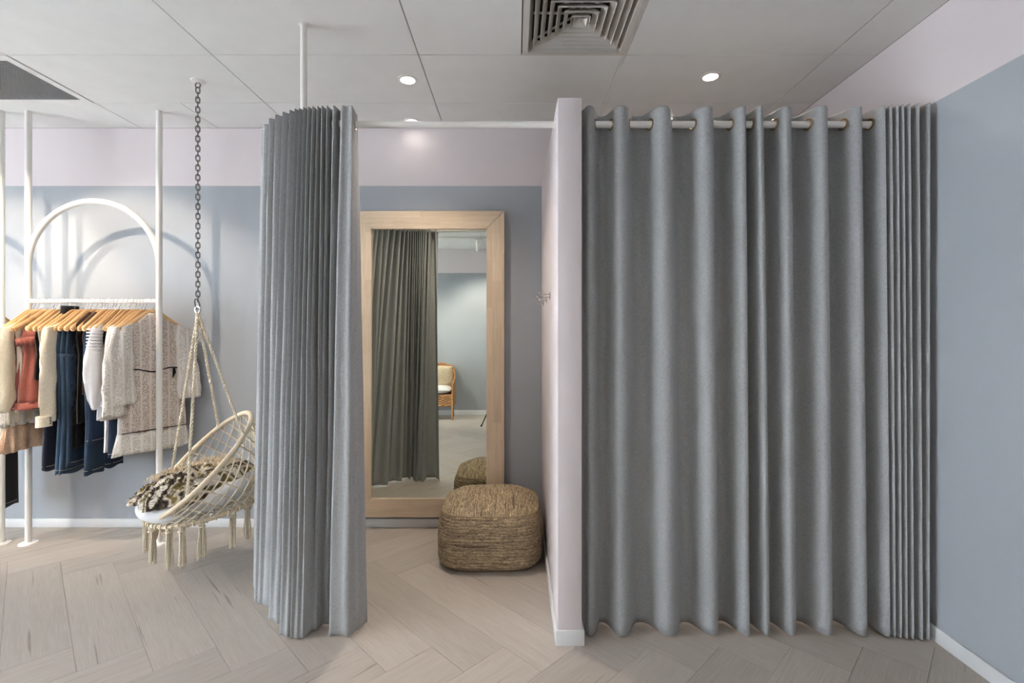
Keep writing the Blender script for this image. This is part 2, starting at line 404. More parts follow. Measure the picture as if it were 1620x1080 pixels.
# baseboards
BH, BT = 0.068, 0.012
def board(name, *b): return struct(MB().bbox(*b, 0.003).build(name, M['white_paint'], smooth=30))
board('baseboard_back', LEFT, RIGHT, BACK - BT, BACK, 0, BH)
board('baseboard_right', RIGHT - BT, RIGHT, FRONT, BACK - BT, 0, 0.075)
board('baseboard_front', LEFT, RIGHT, FRONT, FRONT + BT, 0, 0.1)
pb = MB().bbox(PX0 - BT, PX1 + BT, PY0 - BT, PY0, 0, 0.076, 0.003).bbox(PX0 - BT, PX0, PY0, BACK - BT, 0, 0.076, 0.003).bbox(PX1, PX1 + BT, PY0, BACK - BT, 0, 0.076, 0.003)
struct(pb.build('baseboard_partition', M['white_paint'], smooth=30))

# ceiling of large square edge tiles
ceil = struct(MB().box(LEFT - 0.15, RIGHT + 0.15, FRONT - 0.15, BACK + 0.15, CEIL + 0.012, CEIL + 0.2).build('ceiling', M['recess'], smooth=0))
xl = [0.637 + 1.2 * k for k in range(-7, 3)]; yl = [2.846 + 0.6 * k for k in range(-9, 3)]
for i in range(len(xl) - 1):
    for j in range(len(yl) - 1):
        x0, x1, y0, y1 = xl[i], xl[i + 1], yl[j], yl[j + 1]
        x0, x1, y0, y1 = max(x0, LEFT), min(x1, RIGHT), max(y0, FRONT), min(y1, BACK)
        if x1 - x0 < 0.02 or y1 - y0 < 0.02: continue
        parts = [(x0, x1)]
        if abs(y0 - 2.246) < 0.01 and abs(x1 - 0.637) < 0.01: parts = [(x0, 0.037)]
        if abs(y0 - 2.846) < 0.01 and abs(x1 + 2.963) < 0.01: continue
        if abs(y0 - 3.446) < 0.01 and abs(x0 + 2.963) < 0.01: parts = [(x0, -2.36), (-2.36, x1)]
        for a, b in parts:
            ga = 0.012 if abs(a - 0.637) < 0.01 else 0.0026; gb = 0.012 if abs(b - 0.637) < 0.01 else 0.0026
            MB().bbox(a + ga, b - gb, y0 + 0.0026, y1 - 0.0026, CEIL, CEIL + 0.012, 0.0012).build('ceiling_tile', M['tile'], ceil, smooth=0)
struct(MB().box(0.6265, 0.6475, FRONT, BACK, CEIL + 0.001, CEIL + 0.012).build('trim_1', M['tbar'], smooth=0))

# ================================================================== CEILING FITTINGS
# four way diffuser
cx, cy = 0.337, 2.546
dv = thing('air_diffuser', (cx, cy, CEIL), 'square white louvred air diffuser set in the ceiling above the white partition', 'air vent')
def sqring(h0, z0, h1, z1):
    a = [(cx - h0, cy - h0, z0), (cx + h0, cy - h0, z0), (cx + h0, cy + h0, z0), (cx - h0, cy + h0, z0)]
    b = [(cx - h1, cy - h1, z1), (cx + h1, cy - h1, z1), (cx + h1, cy + h1, z1), (cx - h1, cy + h1, z1)]
    return MB().grid([a, b], True)
fr = MB()
for h0, z0, h1, z1 in ((0.297, CEIL + 0.01, 0.297, CEIL - 0.004), (0.297, CEIL - 0.004, 0.264, CEIL - 0.006), (0.264, CEIL - 0.006, 0.262, CEIL + 0.005), (0.262, CEIL + 0.005, 0.242, CEIL + 0.05)):
    q = sqring(h0, z0, h1, z1); fr.add(q.v, q.f)
fr.build('vent_frame', M['vent'], dv, smooth=0)
for k in range(6):
    h = 0.236 - 0.0375 * k
    q = sqring(h - 0.024, CEIL + 0.032, h, CEIL + 0.004); q2 = sqring(h, CEIL + 0.004, h + 0.001, CEIL - 0.004); q.add(q2.v, q2.f)
    solid(q.build('louvre', M['vent'], dv, smooth=0), 0.0018)
q = MB().add([(cx - 0.036, cy - 0.036, CEIL), (cx + 0.036, cy - 0.036, CEIL), (cx + 0.036, cy + 0.036, CEIL), (cx - 0.036, cy + 0.036, CEIL), (cx, cy, CEIL + 0.026)], [(0, 1, 4), (1, 2, 4), (2, 3, 4), (3, 0, 4)])
q.build('centre_cap', M['vent'], dv, smooth=0)
st = MB()
for a in range(4):
    c, s_ = cos(a * pi / 4), sin(a * pi / 4); L = 0.245 * (1.35 if a % 2 else 1.0)
    st.tube([(cx - c * L, cy - s_ * L, CEIL + 0.05), (cx + c * L, cy + s_ * L, CEIL + 0.05)], 0.006, 6)
st.build('support_bars', M['vent'], dv)
MB().box(cx - 0.295, cx + 0.295, cy - 0.295, cy + 0.295, CEIL + 0.068, CEIL + 0.07).build('duct_backing', M['vent_dark'], dv, smooth=0)
for o in (ceil,):                                                 # open the ceiling slab above the diffuser and the grille
    me = o.data; me.clear_geometry()
    hs = [(0.037, 0.637, 2.246, 2.846), (-4.163, -2.963, 2.846, 3.446)]
    xs = sorted({LEFT - 0.15, RIGHT + 0.15, 0.037, 0.637, -4.163, -2.963}); ys = sorted({FRONT - 0.15, BACK + 0.15, 2.246, 2.846, 3.446})
    b = MB()
    for i in range(len(xs) - 1):
        for j in range(len(ys) - 1):
            mx, my = (xs[i] + xs[i + 1]) / 2, (ys[j] + ys[j + 1]) / 2
            zlow = CEIL + 0.08 if any(h[0] < mx < h[1] and h[2] < my < h[3] for h in hs) else CEIL + 0.012
            b.box(xs[i], xs[i + 1], ys[j], ys[j + 1], zlow, CEIL + 0.2)
    me.from_pydata(b.v, [], b.f); me.update()

# egg crate return grille at the far left
gr = thing('return_air_grille', (-3.563, 3.146, CEIL), 'long grey egg crate air grille in the ceiling above the clothes racks', 'air vent')
g0x, g1x, g0y, g1y = -4.16, -2.966, 2.849, 3.443
fb = MB()
for b in ((g0x, g1x, g0y, g0y + 0.05), (g0x, g1x, g1y - 0.05, g1y), (g0x, g0x + 0.05, g0y + 0.05, g1y - 0.05), (g1x - 0.05, g1x, g0y + 0.05, g1y - 0.05)): fb.box(*b, CEIL - 0.004, CEIL + 0.012)
fb.build('grille_frame', M['tbar'], gr, smooth=0)
cr = MB()
nx = 58; ny = 27
for k in range(nx + 1):
    x = lerp(g0x + 0.05, g1x - 0.05, k / nx); cr.box(x - 0.0017, x + 0.0017, g0y + 0.05, g1y - 0.05, CEIL, CEIL + 0.012)
for k in range(ny + 1):
    y = lerp(g0y + 0.05, g1y - 0.05, k / ny); cr.box(g0x + 0.05, g1x - 0.05, y - 0.0017, y + 0.0017, CEIL, CEIL + 0.012)
c_ = cr.build('egg_crate_core', plain('grille_metal', srgb(150, 150, 150), 0.5), gr, smooth=0); c_['kind'] = 'stuff'
MB().box(g0x, g1x, g0y, g1y, CEIL + 0.06, CEIL + 0.062).build('dark_plenum', plain('plenum_grey', srgb(40, 40, 42), 0.9), gr, smooth=0)

# downlights
WARM = (1.0, 0.85, 0.70)
def downlight(x, y, label, power, target=None, ang=150, blend=0.6, size=0.035, col=WARM):
    d = thing('downlight', (x, y, CEIL), label, 'ceiling light', 'recessed downlights')
    MB().lathe([(0.062, 0.0), (0.062, -0.004), (0.056, -0.006), (0.046, -0.006), (0.044, 0.004)], (x, y, CEIL), 32).build('trim_ring', M['metal_white'], d)
    MB().lathe([(0.001, 0), (0.044, 0.0)], (x, y, CEIL - 0.002), 32).build('lens', M['lens'], d)
    spot('downlight_beam', (x, y, CEIL - 0.012), target or (x, y, 0), power, ang, blend, col, size, d)
downlight(-0.687, 3.125, 'glowing recessed downlight over the open changing booth', 108, None, 112, 0.9)
downlight(1.234, 3.086, 'glowing recessed downlight behind the closed grey curtain', 75, None, 150, 0.8)
downlight(-0.79, 3.748, 'recessed downlight against the back wall above the mirror rod', 0.2)
# wall washing downlights in front of the racks
downlight(-3.53, 2.375, 'recessed downlight aimed at the arched clothes rack', 128, (-2.95, BACK, 1.40), 68, 0.45, 0.012, (1.0, 0.83, 0.64))
downlight(-3.984, 2.375, 'recessed downlight aimed at the leftmost clothes rack', 122, (-4.0, BACK, 1.40), 66, 0.45, 0.012, (1.0, 0.83, 0.64))
# fill panels added to the unseen ceiling to brighten front faces
for x, y, lab in ((1.237, 0.746, 'added fill panel in the ceiling at the right behind the camera'), (-2.363, 0.746, 'added fill panel in the ceiling left of the camera'),
                  (-4.763, 0.746, 'added fill panel in the ceiling near the shop window'), (1.237, -0.454 - 0.6, 'added fill panel in the ceiling over the rear right corner')):
    p_ = thing('fill_panel', (x, y, CEIL), lab, 'ceiling light', 'added fill panels')
    fb = MB().box(x - 0.598, x + 0.598, y - 0.298, y - 0.28, CEIL - 0.008, CEIL).box(x - 0.598, x + 0.598, y + 0.28, y + 0.298, CEIL - 0.008, CEIL)
    fb.box(x - 0.598, x - 0.58, y - 0.28, y + 0.28, CEIL - 0.008, CEIL).box(x + 0.58, x + 0.598, y - 0.28, y + 0.28, CEIL - 0.008, CEIL)
    fb.build('fill_panel_frame', M['metal_white'], p_, smooth=0)
    MB().box(x - 0.58, x + 0.58, y - 0.28, y + 0.28, CEIL - 0.004, CEIL - 0.001).build('diffuser', M['panel' if x < 0 else 'panel_low'], p_, smooth=0)

# track with spot heads
def spot_head(x, y, label, target, power, ang, col=WARM, drop=0.10, blend=0.5):
    z = CEIL - 0.035
    h = thing('track_spotlight', (x, y, z), label, 'spotlight', 'white track spotlights')
    MB().bbox(x - 0.05, x + 0.05, y - 0.018, y + 0.018, z - 0.03, z, 0.004).build('track_adapter', M['metal_white'], h)
    MB().tube([(x, y, z - 0.03), (x, y, z - drop)], 0.008, 8).build('stem', M['metal_white'], h)
    d = (Vector(target) - Vector((x, y, z - drop))).normalized(); a = Vector((x, y, z - drop)) - d * 0.07; b = a + d * 0.19
    lb = MB().tube([a, a + d * 0.005, b - d * 0.003, b], [0.03, 0.036, 0.036, 0.033], 20).build('lamp_body', M['metal_white'], h)
    e = b + d * 0.0012
    MB().tube([b, e], 0.029, 20).build('lens', M['lens'], lb)
    spot('spotlight_beam', b + d * 0.02, target, power, ang, blend, col, 0.022, h)
tr = MB().bbox(-6.0, 1.6, -0.468, -0.432, CEIL - 0.035, CEIL, 0.003).build('lighting_track', M['metal_white'], loc=(-2.2, -0.45, CEIL))
tag(tr, 'white lighting track across the ceiling seen in the mirror', 'light track')
WW = (1.0, 0.90, 0.78)
spot_head(-0.62, -0.45, 'white cylindrical track spotlight hanging in the mirror reflection', (-0.62, FRONT, 1.2), 130, 90, WW, 0.09, 0.8)
spot_head(-2.6, -0.45, 'white track spotlight over the room left of the armchair', (-2.0, FRONT, 1.0), 130, 90, WW, 0.09, 0.8)
spot_head(0.9, -0.45, 'white track spotlight aimed at the closed curtain', (0.9, 1.4, 0.0), 40, 100, WW, 0.09, 0.9)
spot_head(-4.4, -0.45, 'white track spotlight over the shop floor at the far left', (-3.6, 1.6, 0.0), 40, 100, WW, 0.09, 0.9)

# ================================================================== CURTAIN RODS
RODY, RODZ = 2.53, 2.622
def flange(mb, c, ax, r=0.03, t=0.008):
    c = Vector(c); ax = Vector(ax).normalized(); mb.tube([c, c + ax * t * 0.7, c + ax * t], [r, r, r * 0.85], 20)
rr = thing('curtain_rod', ((PX1 + RIGHT) / 2, RODY, RODZ), 'straight white rod carrying the closed eyelet curtain right of the partition', 'curtain rod')
MB().tube([(PX1, RODY, RODZ), (RIGHT, RODY, RODZ)], 0.0175, 20).build('rod', M['metal_white'], rr)
for c, a in (((PX1, RODY, RODZ), (1, 0, 0)), ((RIGHT, RODY, RODZ), (-1, 0, 0))):
    m_ = MB(); flange(m_, c, a); m_.build('flange', M['metal_white'], rr)
ARC = (-0.93, 3.03, 0.5)
def rodp(s):                                                # s = distance from x = -0.78 along the rod
    s0 = ARC[0] + 0.0
    L = -0.78 - s0
    if s <= L: return Vector((-0.78 - s, RODY, 0)), Vector((0, -1, 0))
    a = min((s - L) / ARC[2], pi / 2); rest = max(0, (s - L) - ARC[2] * pi / 2)
    n = Vector((-sin(a), -cos(a), 0)); p = Vector((ARC[0], ARC[1], 0)) + n * ARC[2]
    return p + Vector((0, rest, 0)), n
lr = thing('curtain_rod', (-1.10, 2.56, RODZ), 'white curved rod with a ceiling post carrying the open booth curtain', 'curtain rod')
pts = [(PX0, RODY, RODZ), (-0.2, RODY, RODZ)] + [tuple(rodp(0.05 * k)[0] + Vector((0, 0, RODZ))) for k in range(19)] + [(ARC[0] - ARC[2], BACK, RODZ)]
MB().tube(pts, 0.0175, 20).build('rod', M['metal_white'], lr)
for c, a in (((PX0, RODY, RODZ), (-1, 0, 0)), ((ARC[0] - ARC[2], BACK, RODZ), (0, -1, 0))):
    m_ = MB(); flange(m_, c, a); m_.build('flange', M['metal_white'], lr)
pp = Vector((-1.108, 2.562))
m_ = MB().tube([(pp.x, pp.y, RODZ + 0.01), (pp.x, pp.y, CEIL)], 0.0165, 18); flange(m_, (pp.x, pp.y, CEIL), (0, 0, -1), 0.026, 0.006)
m_.build('ceiling_post', M['metal_white'], lr)

# ================================================================== CURTAINS
ZT, ZB = 2.69, 0.012
def zrows():
    z = [ZT - 0.009 * k for k in range(16)]; z0 = z[-1]
    return z + [lerp(z0, 0.12, k / 30) for k in range(1, 31)] + [0.085, 0.05, ZB]
def plan(ridges, valleys, k=8):
    # ridges n, valleys n-1 (between), cosine blend gives rounded folds; returns dense polyline
    pts = []
    for i in range(len(ridges)):
        pts.append(Vector(ridges[i]))
        if i < len(valleys): pts.append(Vector(valleys[i]))
    out = []
    for i in range(len(pts) - 1):
        for j in range(k):
            t = j / k; out.append((pts[i], pts[i + 1], t, i))
    out.append((pts[-2], pts[-1], 1.0, len(pts) - 2))
    return out
def fold(a, b, t, dirn):
    # across: eased for rounded folds; along: nearly linear
    e = 0.5 - 0.5 * cos(pi * t); d = b - a
    al = d - dirn * d.dot(dirn); de = dirn * d.dot(dirn)
    k = t + 0.5 * (t - e) * 0.9
    return a + al * k + de * e
def curtain(top, bot, dirs, hole, wob=0.004):
    rows = []
    for z in zrows():
        t = (ZT - z) / (ZT - ZB); tt = t ** 0.85
        row = []
        for (A, B) in zip(top, bot):
            pa = fold(A[0], A[1], A[2], dirs[A[3]]); pb_ = fold(B[0], B[1], B[2], dirs[B[3]])
            p = pa.lerp(pb_, tt)
            n = noise.noise(Vector((p.x * 7, p.y * 7, z * 1.3))) * wob * 1.5 * min(1, t * 3) + noise.noise(Vector((p.x * 25, p.y * 25, z * 3.0))) * wob * 0.5
            row.append((p.x + n * 0.6, p.y + n, z))
        rows.append(row)
    mb = MB().grid(rows)
    if hole:
        keep = []
        for f in mb.f:
            c = sum((Vector(mb.v[i]) for i in f), Vector()) / 4
            if not hole(c): keep.append(f)
        mb.f = keep
    return mb
# --- right hand closed curtain
tp = [932, 984, 1051, 1121, 1178, 1204, 1246, 1304, 1361, 1400, 1411, 1421, 1430, 1440, 1454, 1472]
bp = [934, 984, 1062, 1130, 1184, 1215, 1254, 1312, 1370, 1408, 1417, 1427, 1436, 1446, 1460, 1471]
def rplan(pxs, tz):
    R, V = [], []
    for i, px in enumerate(pxs):
        yf = 2.464 if i < 9 else lerp(2.462, 2.432, (i - 9) / 6)
        if tz and i < 9: yf += 0.006
        R.append((X(px, yf), yf, 0))
    for i in range(len(pxs) - 1):
        xm = (R[i][0] + R[i + 1][0]) / 2; gap = R[i + 1][0] - R[i][0]
        yb = 2.592 if i < 3 else 2.604 if i < 8 else 2.595
        V.append((xm, yb - (0.0 if gap > 0.08 else 0.02), 0))
    # the ends run back
    R = [(R[0][0] - 0.045, 2.56, 0)] + R; V = [(R[0][0] + 0.012, 2.52, 0)] + V
    return plan(R, V)
top = rplan(tp, False); bot = rplan(bp, True)
dirs = [Vector((0, 1, 0))] * 40
hole_r = lambda c: math.hypot(c.y - RODY, c.z - RODZ) < 0.021
cu = curtain(top, bot, dirs, hole_r)
rc = thing('curtain', (1.2, 2.53, 0), 'closed grey eyelet curtain hanging in deep folds right of the white partition', 'curtain')
rcc = solid(cu.build('curtain_cloth', M['curtain'], rc, smooth=80), 0.0025)
hem = MB()
# eyelets where the cloth crosses the rod
k = 8
for i in range(len(top) - 1):
    a = fold(top[i][0], top[i][1], top[i][2], dirs[0]); b = fold(top[i + 1][0], top[i + 1][1], top[i + 1][2], dirs[0])
    if (a.y - RODY) * (b.y - RODY) < 0 and b.x < X(1405, RODY):
        f = (RODY - a.y) / (b.y - a.y); p = a.lerp(b, f); tn = (b - a).normalized(); nn = Vector((-tn.y, tn.x, 0))
        MB().torus((p.x, p.y, RODZ), nn, 0.0255, 0.0052, 24, 8).build('grommet', M['brass'], rcc)
# --- left hand bunched curtain
def s_for_px(px, off):
    best = None
    for j in range(235):
        s = j * 0.003; p, n = rodp(s); q = p + n * off
        v = VX + q.x * F / q.y
        if best is None or abs(v - px) < best[0]: best = (abs(v - px), s)
    return best[1]
tl = [557, 541, 528, 518, 510, 503, 495, 488, 481, 474, 467, 459, 448, 437, 427, 418, 411, 406, 0, 0, 0]
bl = [550, 521, 516, 505, 500, 483, 479, 469, 459, 454, 442, 436, 425, 420, 410, 403, 402, 401, 404, 410, 418]
bd = [0.006, 0.10, 0.004, 0.06, 0.006, 0.10, 0.004, 0.004, 0.09, 0.005, 0.09, 0.006, 0.09, 0.004, 0.004, 0.06, 0.02, 0.08, 0.02, 0.08]
Rt, Vt, Rb, Vb, dl = [], [], [], [], []
hemY = [(400, 935), (403, 953), (420, 958), (425, 979), (436, 985), (442, 1004), (454, 1008), (459, 1010), (479, 1009), (483, 999), (500, 996), (505, 987), (516, 987), (521, 1006), (550, 1007), (581, 983)]
hemX = {17: 925, 18: 905, 19: 888, 20: 872}
ctr = Vector((-0.84, 3.05, 0))
ss = []
for i, px in enumerate(tl):
    s = s_for_px(px, 0.065) if i < 17 else ss[-1] + 0.06
    if i and s <= ss[-1]: s = ss[-1] + 0.02
    ss.append(s)
    p, n = rodp(s); Rt.append(p + n * (0.068 if i else 0.066))
for i in range(len(tl) - 1):
    p, n = rodp((ss[i] + ss[i + 1]) / 2); d = -0.055 if i < 2 or i > 10 else -0.05
    if i == 0: d = 0.06
    Vt.append(p + n * d)
for i, px in enumerate(bl):
    py = hemX.get(i) or interp(px, hemY); Y = F * (CZ - ZB) / (py - VY); Rb.append(Vector((X(px, Y), Y, 0)))
for i in range(len(bl) - 1):
    m = (Rb[i] + Rb[i + 1]) / 2; Vb.append(m + (ctr - m).normalized() * bd[i])
# free edge flap at the right, tail at the left
et = Vector((X(565, 2.58), 2.58, 0)); Ye = F * (CZ - ZB) / (983 - VY); eb = Vector((X(581, Ye), Ye, 0))
Rt = [et] + Rt; Vt = [(et + Rt[1]) / 2] + Vt; Rb = [eb] + Rb; Vb = [(eb + Rb[1]) / 2 + Vector((0.0, -0.01, 0))] + Vb
pe, ne = rodp(ss[-1] + 0.03); Rt.append(pe + ne * 0.06); Vt.append(rodp(ss[-1] + 0.015)[0] - ne * 0.05)
Rb.append(Rb[-1] + Vector((0.0, 0.09, 0))); Vb.append(Rb[-2] + Vector((0.09, 0.05, 0)))
top = plan(Rt, Vt, 7); bot = plan(Rb, Vb, 7)
dirs = []
for i in range(len(Rt)):
    a = (ctr - Rt[i]).normalized(); dirs += [a, a]
dirs[0] = dirs[1] = Vector((0, 1, 0))
def hole_l(c):
    if abs(c.z - RODZ) > 0.02: return False
    if c.x > ARC[0]: r = abs(c.y - RODY)
    else: r = abs(math.hypot(c.x - ARC[0], c.y - ARC[1]) - ARC[2])
    return math.hypot(r, c.z - RODZ) < 0.0205
cu = curtain(top, bot, dirs, hole_l, 0.003)
lc = thing('curtain', (-1.1, 2.6, 0), 'grey eyelet curtain drawn open and bunched beside the mirror booth', 'curtain')
lcc = solid(cu.build('curtain_cloth', M['curtain'], lc, smooth=80), 0.0025)
for i in range(4, 26):
    A, B = top[i], top[i + 1]
    a = fold(A[0], A[1], A[2], dirs[A[3]]); b = fold(B[0], B[1], B[2], dirs[B[3]])
    if (a.y - RODY) * (b.y - RODY) < 0:
        f = (RODY - a.y) / (b.y - a.y); p = a.lerp(b, f); tn = (b - a).normalized(); nn = Vector((-tn.y, tn.x, 0))
        MB().torus((p.x, p.y, RODZ), nn, 0.0255, 0.0052, 24, 8).build('grommet', M['brass'], lcc)

# ================================================================== MIRROR
MYF = 3.815; MYB = BACK - BT - 0.001
mx0, mx1 = X(559, MYF), X(797.5, MYF); mz1 = CZ - (333.5 - VY) * MYF / F; mz0 = CZ - (818 - VY) * MYF / F
fw = (797.5 - 769.5) * MYF / F; fw = fw
ix0, ix1, iz0, iz1 = mx0 + fw, mx1 - fw, mz0 + fw * 1.05, mz1 - fw
mi = thing('mirror', ((mx0 + mx1) / 2, MYB, mz0), 'tall mirror in a wide pale timber frame hanging on the back wall of the booth', 'mirror')
def frame_piece(name, quad, mat):
    c = sum((Vector((x, 0, z)) for x, z in quad), Vector()) / 4
    b = 0.0015
    q2 = [(x + (c.x - x) / max(1e-6, math.hypot(c.x - x, c.z - z)) * b, z + (c.z - z) / max(1e-6, math.hypot(c.x - x, c.z - z)) * b) for x, z in quad]
    bk = [(x, MYB, z) for x, z in quad]; fr1 = [(x, MYF + 0.002, z) for x, z in quad]; fr2 = [(x, MYF, z) for x, z in q2]
    mb = MB().grid([bk, fr1, fr2], True); n = len(mb.v); mb.f.append((n - 4, n - 3, n - 2, n - 1)); mb.f.append((3, 2, 1, 0))
    return mb.build(name, mat, mi, smooth=0)
g = 0.0006
frame_piece('frame_rail', [(mx0 + g, mz1), (mx1 - g, mz1), (ix1 - g, iz1), (ix0 + g, iz1)], M['frame_h'])
frame_piece('frame_rail', [(ix0 + g, iz0), (ix1 - g, iz0), (mx1 - g, mz0), (mx0 + g, mz0)], M['frame_h'])
frame_piece('frame_stile', [(mx0, mz1 - g), (ix0, iz1 - g), (ix0, iz0 + g), (mx0, mz0 + g)], M['frame_v'])
frame_piece('frame_stile', [(ix1, iz1 - g), (mx1, mz1 - g), (mx1, mz0 + g), (ix1, iz0 + g)], M['frame_v'])
gl = MB().box(ix0 - 0.004, ix1 + 0.004, MYF + 0.016, MYF + 0.021, iz0 - 0.004, iz1 + 0.004)
zm = (iz0 + iz1) / 2
gl.v = [(x, y + (z - zm) * 0.0045, z) for x, y, z in gl.v]                    # the glass leans back a little
gl.build('mirror_glass', M['mirror'], mi, smooth=0)

# ================================================================== COAT HOOKS
for Y, lab in ((2.925, 'nearest'), (3.25, 'middle'), (3.6, 'farthest')):
    z = 1.765
    h = thing('coat_hook', (PX0, Y, z), lab + ' of three chrome coat hooks on the booth side of the partition', 'coat hook', 'chrome coat hooks')
    MB().bbox(PX0 - 0.005, PX0, Y - 0.009, Y + 0.009, z - 0.025, z + 0.022, 0.002).build('back_plate', M['chrome'], h)
    up = catmull([(PX0 - 0.004, Y, z + 0.008), (PX0 - 0.03, Y, z + 0.008), (PX0 - 0.06, Y, z + 0.006), (PX0 - 0.066, Y, z + 0.018)], 5)
    MB().tube(up, 0.0035, 8).ball(up[-1], 0.0055).build('upper_prong', M['chrome'], h)
    lo = catmull([(PX0 - 0.004, Y, z - 0.008), (PX0 - 0.03, Y, z - 0.012), (PX0 - 0.045, Y, z - 0.012), (PX0 - 0.05, Y, z)], 5)
    MB().tube(lo, 0.0035, 8).ball(lo[-1], 0.0055).build('lower_prong', M['chrome'], h)

# ================================================================== POUF
pc = Vector((-0.168, 3.425, 0)); hx, hy, H = 0.352, 0.325, 0.445
pf = thing('pouf', pc, 'square woven leather floor pouf standing in the booth corner before the mirror', 'pouf')
def sp(c, e): return math.copysign(abs(c) ** e, c)
def pouf_pt(th, z01):
    # z01 0..1 over the side; rounded square bulging in the middle
    bul = 1 - 0.055 * abs(2 * z01 - 0.9) ** 2.6
    e = 0.52
    return Vector((sp(cos(th), e) * hx * bul, sp(sin(th), e) * hy * bul, 0))
seam = 0.36
rows = []
nr = 60; nth = 120
for j in range(nr + 1):
    t = j / nr; z = seam * t; zz = z / 0.40
    row = []
    inset = 1.0 - 0.16 * max(0, (0.16 - t) / 0.16) ** 2
    for i in range(nth):
        th = 2 * pi * i / nth; p = pouf_pt(th, t)
        rip = 0.005 * abs(sin(t * pi * 19 + 0.4 * sin(th * 2))) + 0.006 * noise.noise(Vector((p.x * 5, p.y * 5, z * 14)))
        q = p * inset; d = p.normalized()
        row.append(tuple(pc + q + d * rip + Vector((0, 0, max(0.001, z)))))
    rows.append(row)
mb = MB().grid(rows, True); mb.f.append(tuple(reversed(range(nth))))
mb.build('side_panel', M['pouf_side'], pf, smooth=80)
rows = []
for j in range(25):
    r = 1 - j / 24 if j < 24 else 0.001; row = []
    for i in range(nth):
        th = 2 * pi * i / nth; p = pouf_pt(th, 1.0) * (0.985 * r)
        h = (1 - r ** 2.6) * (H - seam) + seam + 0.002
        rip = 0.003 * abs(sin((p.x + p.y * 0.12) * pi / 0.017)) * min(1, 3 * (1 - r)) + 0.008 * noise.noise(Vector((p.x * 6, p.y * 6, 3)))
        row.append(tuple(pc + p + Vector((0, 0, h + rip))))
    rows.append(row)
MB().grid(rows, True).build('top_panel', M['pouf_top'], pf, smooth=80)
MB().tube([pc + pouf_pt(2 * pi * i / 100, 1.0) * 0.992 + Vector((0, 0, seam + 0.003)) for i in range(100)], 0.004, 6, closed=True).build('seam_piping', plain('pouf_braid', srgb(158, 136, 106), 0.7, var=0.3, scale=120), pf)

# ================================================================== CLOTHES RACKS
RY = 3.575; RX0, RX1 = -3.561, -2.604; RZ = 1.772
def rack(x0, x1, label):
    r = thing('clothes_rack', ((x0 + x1) / 2, RY, 0), label, 'clothes rack', 'white arched clothes racks')
    for x in (x0, x1):
        m_ = MB().tube([(x, RY, 0.002), (x, RY, CEIL)], 0.0205, 20)
        m_.build('post', M['metal_white'], r)
        MB().lathe([(0.002, 0.012), (0.03, 0.011), (0.055, 0.007), (0.058, 0.0), (0.001, 0.0)], (x, RY, 0.0), 28).build('floor_flange', M['metal_white'], r)
    R = (x1 - x0) / 2; c = (x0 + x1) / 2; zc = 2.503 - R
    MB().tube([(c - R * cos(pi * k / 40), RY, zc + R * sin(pi * k / 40)) for k in range(41)], 0.0205, 16).build('arch', M['metal_white'], r)
    MB().tube([(x0, RY, RZ), (x1, RY, RZ)], 0.016, 16).build('rail', M['metal_white'], r)
    return r
rack(RX0, RX1, 'white arched clothes rack full of clothes on wooden hangers beside the swing chair')
rack(-3.76 - 0.957, -3.76, 'white clothes rack cut off by the left edge of the picture')

def hanger_proto():
    h = bpy.data.objects.new('clothes_hanger', None); COL.objects.link(h); WL[h.name] = Vector((0, 0, 0))
    ctl = [(-0.208, -0.142), (-0.19, -0.133), (-0.14, -0.10), (-0.08, -0.055), (-0.03, -0.016), (0, -0.008), (0.03, -0.016), (0.08, -0.055), (0.14, -0.10), (0.19, -0.133), (0.208, -0.142)]
    pts = catmull([(0.010 * (abs(y) / 0.2) ** 2, y, z) for y, z in ctl], 3)
    m_ = MB()
    path = []
    for i, p in enumerate(pts):
        tn = (pts[min(i + 1, len(pts) - 1)] - pts[max(i - 1, 0)]).normalized(); up = Vector((1, 0, 0)).cross(tn).normalized()
        e = abs(p.y) / 0.208; hw = 0.016 + 0.004 * e; th = 0.0065 + 0.006 * e ** 2
        if e > 0.97: hw *= 0.6; th *= 0.6
        path.append((p, Vector((1, 0, 0)) * th, up * hw))
    m_.ell(path, 10); m_.build('hanger_bar', M['hanger'], h)
    zr = 0.067
    hp = [(0, 0, 0.004), (0, 0, 0.022), (0, 0.012, 0.04)] + [(0, 0.0185 * cos(a), zr + 0.0185 * sin(a)) for a in [radians(-35 + 26 * k) for k in range(10)]]
    MB().tube(catmull(hp, 3), 0.0016, 6).build('hanger_hook', M['chrome'], h)
    return h
HP = hanger_proto(); first = [True]
def dup(root):
    r = root.copy(); COL.objects.link(r)
    for ch in list(root.children):
        c = ch.copy(); COL.objects.link(c); c.parent = r
    return r
def place_hanger(x, yaw, label):
    h = HP if first[0] else dup(HP); first[0] = False
    h.location = (x, RY, RZ - 0.067); h.rotation_euler = (0, 0, yaw); tag(h, label, 'hanger', 'wooden clothes hangers')
    return h

